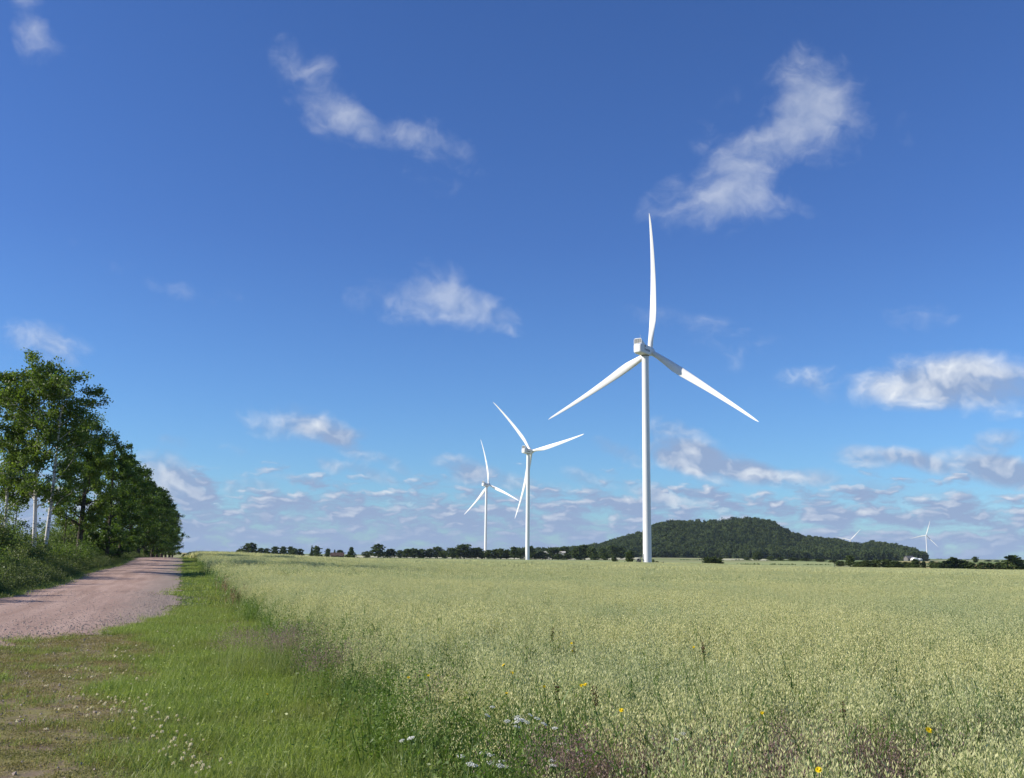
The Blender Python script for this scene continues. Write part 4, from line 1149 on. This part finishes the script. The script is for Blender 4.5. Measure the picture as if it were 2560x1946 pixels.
def base_kit(o, psi, side):
    """foundation ring, entrance stairs and transformer kiosk; side = world direction of the door"""
    mb = MB(); tube(mb, [(0, 0, -.6), (0, 0, .12)], [2.3, 2.3], 36, cap=True); link('foundation', mb.mesh('foundation', MAT['concrete']), o)
    a = side + psi; d = np.array([math.cos(a), math.sin(a), 0]); p_ = np.array([-d[1], d[0], 0])
    mb = MB(); c = d * 1.60 + np.array([0, 0, 2.95]); box(mb, c, (.06, .45, 1.0), rz=a); link('door', mb.mesh('door', MAT['steel']), o)
    mb = MB(); box(mb, d * 2.15 + np.array([0, 0, 1.9]), (.6, .7, .05), rz=a)
    st = link('staircase', mb.mesh('staircase', MAT['steel']), o)
    for i in range(9):
        mb = MB(); box(mb, d * (2.85 + .24 * i) + np.array([0, 0, 1.75 - .2 * i]), (.13, .5, .025), rz=a); link('step', mb.mesh('step', MAT['steel']), st)
    for s_ in (-1, 1):
        mb = MB(); q = p_ * .52 * s_
        tube(mb, [d * 1.6 + q + [0, 0, 2.9], d * 2.75 + q + [0, 0, 2.9], d * 4.9 + q + [0, 0, 1.05]], [.03] * 3, 5)
        tube(mb, [d * 2.75 + q + [0, 0, 2.9], d * 2.75 + q + [0, 0, .1]], [.03] * 2, 5); tube(mb, [d * 4.9 + q + [0, 0, 1.05], d * 4.9 + q + [0, 0, 0]], [.03] * 2, 5)
        link('handrail', mb.mesh('handrail', MAT['steel']), st)
    return o


T1 = (50.376, 387.07, -.56)
t1 = base_kit(turbine(T1, .667, .081, 'tallest white wind turbine at the far edge of the oats'), .667, rad(190))
t2 = base_kit(turbine((12.648, 775.3, -.25), .720, -.707, 'middle sized white turbine with one blade hanging beside its tower'), .72, rad(190))
turbine((-27.756, 1176.9, 1.9), .793, -.145, 'smaller white turbine whose tower foot hides behind the tree row')
P = at(2318.2, 1398, 3450)
turbine((P[0], P[1], P[2] - 3), .45, .30, 'tiny distant white turbine standing clear of the wooded hill', 0)
P5 = at(2126, 1351, 3600); turbine((P5[0] - 1, P5[1], P5[2] - 80), .45, .76, 'tiny turbine mostly hidden behind the hill, two blades showing', 0)

# transformer kiosk, marker post
o = thing('transformer_kiosk', (T1[0] - 2.9, T1[1] + 1.6, T1[2]), 'dark transformer kiosk against the foot of the tallest turbine', 'kiosk')
mb = MB(); box(mb, (0, 0, .95), (.7, .9, .95)); link('cabinet', mb.mesh('cabinet', MAT['dark_steel']), o)
mb = MB(); V = np.array([(-.85, -1.05, 1.9), (.85, -1.05, 1.9), (.85, 1.05, 1.9), (-.85, 1.05, 1.9), (0, -1.05, 2.2), (0, 1.05, 2.2)])
mb.add(V, [(0, 1, 2, 3), (0, 3, 5, 4), (1, 4, 5, 2)]); mb.add(V, [(0, 4, 1), (3, 2, 5)]); link('roof', mb.mesh('roof', MAT['dark_steel']), o)
for sx in (-.35, .35):
    mb = MB(); box(mb, (sx, -.91, 1.0), (.3, .02, .8)); dd = link('door', mb.mesh('door', MAT['dark_steel']), o)
    mb = MB(); box(mb, (sx * .5, -.95, 1.0), (.03, .03, .1)); link('handle', mb.mesh('handle', MAT['steel']), dd)
Pp = at(1658.5, 1411, 392); zp = gf(Pp[0], Pp[1])
mb = MB(); tube(mb, [(0, 0, -.3), (0, 0, 1.0), (0, 0, 1.05)], [.16, .16, .10], 10, cap=True); box(mb, (0, -.14, .8), (.1, .04, .1))
o = link('marker_post', mb.mesh('marker_post', MAT['dark_steel']), None, (Pp[0], Pp[1], zp + .1)); tag(o, 'short black marker post standing near the tallest turbine foot', 'post')
for a in ((1633, 1398, 395, 10), (1642, 1403, 396, 14), (1655, 1406, 400, 14), (1593, 1402, 398, 12)):
    far_tree(*a, 'round', 'low scrub bush growing beside the tallest turbine foot', 'scrub around the tallest turbine', 'scrub_bush')


# ------------------------------------------------------------------ ditch growth between the fields (dark uneven lines)
def hedge_line(name, x0, x1, Y0, Y1, h, label, seed, n=None):
    r_ = np.random.default_rng(seed); L = abs(x1 - x0) / FPX * (Y0 + Y1) / 2; n = n or int(L * 7)
    t = r_.random(n); x = x0 + (x1 - x0) * t; Yk = Y0 + (Y1 - Y0) * t + r_.normal(0, .6, n)
    X = (x - 1280) / FPX * Yk; Z = g(X, Yk) + .1
    hh = h * (.55 + .45 * np.sin(x * .11 + seed) * np.sin(x * .037)) * r_.uniform(.5, 1.2, n)
    hh = np.maximum(hh, .15); mb = MB()
    d = rdir(r_, n, .3); d[:, 2] += 1.2
    ribbons(mb, np.stack([X, Yk, Z - .2], 1), d, rdir(r_, n) * .2, hh + .2, r_.uniform(.3, .7, n), 2, 0, r_.uniform(0, 1, n))
    tag(link(name, mb.mesh(name, MAT['leaf_far'])), label, kind='stuff')


hedge_line('ditch_weeds', 1640, 2120, 404, 372, .9, 'dark weedy ditch behind the oat field', 1)
hedge_line('ditch_weeds', 1690, 2080, 470, 520, 1.0, 'thin dark grass line across the pale field', 2)
hedge_line('ditch_weeds', 1700, 1990, 790, 790, 1.2, 'dark grass bank before the wooded hill', 3)
hedge_line('ditch_weeds', 900, 1590, 785, 785, 1.3, 'dark undergrowth below the long row of trees', 4)
hedge_line('ditch_weeds', 2090, 2600, 372, 360, 1.3, 'dark undergrowth of the right hand hedge', 5)
hedge_line('ditch_weeds', 1560, 1640, 420, 405, .8, 'rough grass behind the tallest turbine', 6)
hedge_line('ditch_weeds', 560, 920, 680, 660, 1.0, 'low dark growth along the far left field edge', 7)


# ------------------------------------------------------------------ farm buildings
def gable(name, c, L, Wd, hw, hr, rz, wallm, roofm, label, cat, nwin=0, door=True):
    o = thing(name, c, label, cat, None, rz)
    mb = MB(); x, y = L / 2, Wd / 2
    V = [(-x, -y, -1), (x, -y, -1), (x, y, -1), (-x, y, -1), (-x, -y, hw), (x, -y, hw), (x, y, hw), (-x, y, hw), (-x, 0, hr), (x, 0, hr)]
    mb.add(V, [(0, 1, 5, 4), (2, 3, 7, 6), (1, 2, 6, 5), (3, 0, 4, 7)]); mb.add(V, [(5, 6, 9), (7, 4, 8)]); link('wall', mb.mesh('wall', wallm), o)
    mb = MB(); e = .5; sl = (hr - hw) / y
    for s_ in (-1, 1):
        V = [(-x - e, s_ * (y + e), hw - e * sl + .05), (x + e, s_ * (y + e), hw - e * sl + .05), (x + e, 0, hr + .05), (-x - e, 0, hr + .05)]
        V += [(a, b, z_ + .18) for a, b, z_ in V]
        mb.add(V, [(0, 1, 2, 3), (4, 7, 6, 5), (0, 4, 5, 1), (3, 2, 6, 7), (0, 3, 7, 4), (1, 5, 6, 2)])
    link('roof', mb.mesh('roof', roofm), o)
    for i in range(nwin):
        mb = MB(); box(mb, (-x + (i + .5) * L / nwin, -y - .03, hw * .55), (.5, .04, .6)); link('window', mb.mesh('window', MAT['window_dark']), o)
    if door:
        mb = MB(); box(mb, (x * .1, -y - .04, 1.0), (.8, .05, 1.1)); link('door', mb.mesh('door', MAT['roof_brown']), o)
    return o


P = at(1387, 1384, 900); gable('barn', (P[0], P[1], gf(P[0], P[1])), 17.5, 9, 5.6, 6.6, rad(-4), MAT['barn_wall'], MAT['barn_wall'], 'pale long barn half hidden behind the tree row', 'barn', 5)
P = at(843, 1386, 750); gable('farmhouse', (P[0], P[1], gf(P[0], P[1])), 8.5, 6, 1.6, 3.6, rad(6), MAT['roof_brown'], MAT['roof_brown'], 'low brown roofed farmhouse among the horizon trees', 'house', 2)
P = at(2273, 1402, 1250); gable('farmhouse', (P[0], P[1], gf(P[0], P[1])), 10, 7, 3.2, 5.8, rad(20), MAT['roof_grey'], MAT['roof_grey'], 'dark gabled farm building beside the white silage domes', 'house', 3)
for (x, y, r_) in ((2286, 1400, 2.6), (2298.5, 1402, 1.7)):
    P = at(x, y, 1240); zz = gf(P[0], P[1]); mb = MB()
    a = np.linspace(0, math.pi, 13); Lh = 5.0
    R0 = np.stack([r_ * np.cos(a) * 1.1, 0 * a - Lh, r_ * 1.1 * np.sin(a)], 1); R1 = R0 + [0, 2 * Lh, 0]
    mb.add(np.vstack([R0, R1]), [(i, i + 1, 14 + i, 13 + i) for i in range(12)])
    mb.add(np.vstack([R0, [(0, -Lh - .4, r_ * .4)]]), [(i + 1, i, 13) for i in range(12)])
    o = thing('silage_dome', (P[0], P[1], zz + 1.2), ('larger' if r_ > 2 else 'smaller') + ' white plastic silage dome beside the dark farm building', 'silage dome')
    link('cover', mb.mesh('cover', MAT['plastic_white'], True), o)
    mb = MB(); box(mb, (0, 0, -.8), (r_ * 1.12, Lh, .8)); link('wall', mb.mesh('wall', MAT['concrete']), o)

# ------------------------------------------------------------------ wild flowers one can pick out
rf = np.random.default_rng(31)


def hawk_mesh(r_=.018):
    mb = MB(); a = np.linspace(0, 2 * np.pi, 18, endpoint=False)
    c = np.stack([np.cos(a), np.sin(a), 0 * a + .15], 1); sdv = np.stack([-np.sin(a), np.cos(a), 0 * a], 1)
    diamonds(mb, c * r_ * .55, norm(c), sdv, r_ * 1.05, r_ * .42, 0, rf.uniform(0, 1, 18))
    c2 = np.stack([np.cos(a), np.sin(a), 0 * a + .8], 1); diamonds(mb, c2 * r_ * .28 + [0, 0, .001], norm(c2), sdv, r_ * .6, r_ * .3, 0, rf.uniform(0, 1, 18))
    tube(mb, [(0, 0, -r_ * .8), (0, 0, .001)], [r_ * .18, r_ * .38], 8, 1)
    return mb.mesh('flower_head', [MAT['petal_yellow'], MAT['stem_green']])


def stem_mesh(h, n=1, spread=.0, leaves=6, seed=0, w=.0035):
    r_ = np.random.default_rng(seed); mb = MB()
    top = np.array([r_.normal(0, .04) - .04, r_.normal(0, .03), h]); q = np.linspace(0, 1, 6)
    P_ = top * q[:, None] + np.array([.02, .01, 0]) * np.sin(np.pi * q)[:, None]; tube(mb, P_, w * (1 - .4 * q), 5)
    t = r_.uniform(.05, .7, leaves); b = top * t[:, None]; d = rdir(r_, leaves, 0); ribbons(mb, b, d + [0, 0, .5], np.array([0, 0, -.5]), r_.uniform(.06, .14, leaves), .014, 3, 0, r_.uniform(0, 1, leaves))
    return mb.mesh('stem', MAT['stem_green'], True), top


HK = hawk_mesh()
YF = [(2340, 1826, .026, 'largest bright yellow flower standing alone beside purple grass'), (1268, 1664, .02, None), (1292, 1682, .02, None), (1444, 1708, .02, None), (1480, 1714, .018, None), (1298, 1732, .018, None), (1555, 1780, .02, None), (1086, 1690, .017, None), (1065, 1693, .017, None), (1942, 1784, .017, None), (690, 1735, .015, None), (1377, 1719, .015, None), (2080, 1930, .02, None), (1420, 1626, .02, None), (1432, 1608, .02, None), (1760, 1618, .02, None)]
for i, (x, y, r_, lab) in enumerate(YF):
    P = hit(x, y, .93 if x > 800 else .3); h = P[2] - gf(P[0], P[1])
    o = thing('yellow_flower', (P[0], P[1], P[2] - h), lab or 'small yellow hawkweed flower standing among the oats', 'flower', 'yellow flowers in the oats')
    sm, top = stem_mesh(h, seed=i); link('stem', sm, o)
    d_ = P[1] / 10
    link('flower_head', HK, o, tuple(top), (rad(38) + rf.normal(0, .2), rf.normal(0, .3), rf.uniform(-.4, .4)), (r_ / .018 * .68,) * 3)


def yarrow_head(seed):
    r_ = np.random.default_rng(seed); mb = MB(); n = 70
    rr2 = .036 * np.sqrt(r_.random(n)); a = r_.uniform(0, 6.28, n)
    c = np.stack([rr2 * np.cos(a), rr2 * np.sin(a), .008 * (1 - (rr2 / .036) ** 2) + r_.normal(0, .002, n)], 1)
    ax = norm(rdir(r_, n) * [1, 1, .3]); sdv = norm(np.cross(ax, rdir(r_, n, .6))); diamonds(mb, c, ax, sdv, .012, .011, 0, r_.uniform(0, 1, n))
    for j in range(7):
        b_ = j * .9; tube(mb, [(0, 0, -.05), (.022 * math.cos(b_), .022 * math.sin(b_), .002)], [.0014, .001], 3, 1)
    return mb.mesh('flower_head', [MAT['petal_white'], MAT['stem_green']])


YH = [yarrow_head(i) for i in range(3)]
WF = [(1188, 1892), (1208, 1906), (1212, 1888), (1224, 1884), (1234, 1909), (1204, 1918), (1256, 1904), (1262, 1910), (1228, 1918), (1410, 1862), (1432, 1880), (1406, 1913), (1422, 1905), (1437, 1887), (1250, 1790), (1293, 1794), (1298, 1804), (1310, 1808), (1331, 1800), (1340, 1806), (1354, 1790), (1363, 1796), (1366, 1806), (1395, 1810), (1410, 1820), (1352, 1788), (1309, 1818), (1275, 1765), (1020, 1848), (1048, 1842), (1805, 1930), (1730, 1838), (1704, 1850), (1860, 1868)]
for i, (x, y) in enumerate(WF):
    big = y > 1860; hh = rf.uniform(.5, .6) if big else rf.uniform(.72, .82)
    P = hit(x, y, hh); h = P[2] - gf(P[0], P[1])
    o = thing('yarrow', (P[0], P[1], P[2] - h), 'flat white yarrow head on a thin stem at the near field margin' if big else 'small white flower cluster among the grasses at the field margin', 'flower', 'white yarrow at the margin' if big else 'small white flowers at the margin')
    sm, top = stem_mesh(h, seed=100 + i, leaves=9, w=.003); link('stem', sm, o)
    s = rf.uniform(.85, 1.15) * (.62 if big else .48); link('flower_head', YH[i % 3], o, tuple(top), (rad(14), rf.normal(0, .2), 0), (s, s, s))

# dock: dark brown seed spikes above the oats
for i, (x, y, h0) in enumerate(((1770, 1612, 1.0), (1764, 1620, .98), (1500, 1728, .92), (1519, 1732, .9), (1425, 1716, .92), (1374, 1578, 1.0), (1455, 1604, .98), (2131, 1766, .92))):
    P = hit(x, y, h0); zg = gf(P[0], P[1])
    o = thing('dock_plant', (P[0], P[1], zg), 'dark brown dock seed spike poking above the oats', 'weed', 'dock spikes in the oats')
    sm, top = stem_mesh(h0, seed=300 + i, leaves=5, w=.005); link('stem', sm, o)
    mb = MB(); n = 40; t = rf.uniform(.90, 1.02, n); c = top * t[:, None] + rdir(rf, n) * .014; ax = rdir(rf, n)
    diamonds(mb, c, ax, norm(np.cross(ax, rdir(rf, n))), .015, .010, 0, rf.uniform(0, 1, n)); link('seed_spike', mb.mesh('seed_spike', MAT['dock_brown']), o)


# tall pale green grass culms leaning out of the crop
def culm_mesh(seed, h):
    r_ = np.random.default_rng(seed); mb = MB(); q = np.linspace(0, 1, 7); top = np.array([-.22 * h + r_.normal(0, .05), r_.normal(0, .05), h])
    tube(mb, top * q[:, None] + np.array([.10 * h, 0, 0]) * np.sin(np.pi * q)[:, None] * .5, .0045 * (1 - .6 * q), 5)
    n = 5; t = r_.uniform(.2, .7, n); ribbons(mb, top * t[:, None], rdir(r_, n, 0) + [0, 0, .8], np.array([0, 0, -.35]), r_.uniform(.2, .35, n), .010, 3, 0, .8)
    return mb.mesh('stem', MAT['stem_green'], True), top


for i, (x, y) in enumerate(((1742, 1722), (1800, 1680), (1836, 1720), (1395, 1700), (2468, 1690), (1625, 1770), (2180, 1930))):
    P = hit(x, y, 1.02); zg = gf(P[0], P[1]); o = thing('tall_grass_stalk', (P[0], P[1], zg), 'tall leaning green grass stalk above the oats', 'grass stalk', 'tall grass stalks in the oats')
    sm, top = culm_mesh(i, 1.05); link('stem', sm, o)
    mb = MB(); n = 26; t = rf.uniform(.86, 1.02, n); c = top * t[:, None] + rdir(rf, n) * .006; ax = norm(rdir(rf, n) * .4 + [-.2, 0, 1]); diamonds(mb, c, ax, norm(np.cross(ax, rdir(rf, n))), .02, .006, 0, rf.uniform(0, 1, n))
    link('seed_head', mb.mesh('seed_head', MAT['oat_leaf']), o)


# white clover heads in the verge
def clover_mesh(seed):
    r_ = np.random.default_rng(seed); mb = MB(); n = 34; d = rdir(r_, n, -.4)
    c = d * .0085 + [0, 0, .07]; diamonds(mb, c, d, norm(np.cross(d, rdir(r_, n))), .012, .006, 0, r_.uniform(0, 1, n))
    tube(mb, [(0, 0, -.02), (.004, 0, .065)], [.0012, .001], 4, 1)
    return mb.mesh('clover_flower', [MAT['clover_white'], MAT['stem_green']])


CM = [clover_mesh(i) for i in range(3)]
for (x, y, n, sx, sy) in ((310, 1770, 34, 55, 18), (330, 1640, 16, 30, 14), (390, 1815, 20, 50, 16), (430, 1870, 16, 40, 20), (290, 1690, 14, 60, 18), (500, 1920, 14, 60, 12), (170, 1690, 8, 60, 20), (250, 1800, 8, 60, 20), (420, 1590, 10, 30, 20), (130, 1760, 8, 70, 40)):
    for i in range(n):
        P = hit(x + rf.normal(0, sx), min(1944, y + rf.normal(0, sy)), .07)
        o = link('clover_flower', CM[i % 3], None, (P[0], P[1], gf(P[0], P[1])), (rf.normal(0, .15), rf.normal(0, .15), rf.uniform(0, 6)), (rf.uniform(1.0, 1.5),) * 3)
        tag(o, 'white clover flower head in the short grass verge', 'flower', 'white clover in the verge')


# boulders showing between the bushes near the birches
def boulder(seed, s):
    r_ = np.random.default_rng(seed); mb = MB(); n, m_ = 7, 10; V = []
    for i in range(n):
        a = math.pi * i / (n - 1)
        for j in range(m_):
            b = 2 * math.pi * j / m_; k = 1 + .16 * math.sin(3 * b + seed) * math.sin(2 * a) + r_.normal(0, .05)
            V.append((s[0] * k * math.sin(a) * math.cos(b), s[1] * k * math.sin(a) * math.sin(b), s[2] * k * math.cos(a)))
    mb.add(V, [(i * m_ + j, i * m_ + (j + 1) % m_, (i + 1) * m_ + (j + 1) % m_, (i + 1) * m_ + j) for i in range(n - 1) for j in range(m_)])
    return mb.mesh('boulder', MAT['stone'], True)


for i, (x, Y, s, lab) in enumerate(((114, 62, (.45, .4, .55), 'pale grey boulder at the foot of the white birches'), (62, 66, (.9, .6, .8), 'large brownish boulder behind the bushes by the thin young tree'))):
    P = at(x, horizon(x), Y); o = link('boulder', boulder(i, s), None, (P[0], P[1], gf(P[0], P[1]) + s[2] * .5))
    tag(o, lab, 'boulder')


# ------------------------------------------------------------------ the air
m, N = new_mat('haze')
pv = N.n('ShaderNodeVolumePrincipled'); pv.inputs['Color'].default_value = (.66, .82, 1.0, 1); pv.inputs['Density'].default_value = 3.4e-5
ho = N.n('ShaderNodeOutputMaterial'); N.t.links.new(pv.outputs[0], ho.inputs['Volume'])
mb = MB(); box(mb, (0, 0, 80), (9300, 9300, 88))
tag(link('haze', mb.mesh('haze', m)), 'thin bluish summer haze over the plain', kind='stuff')
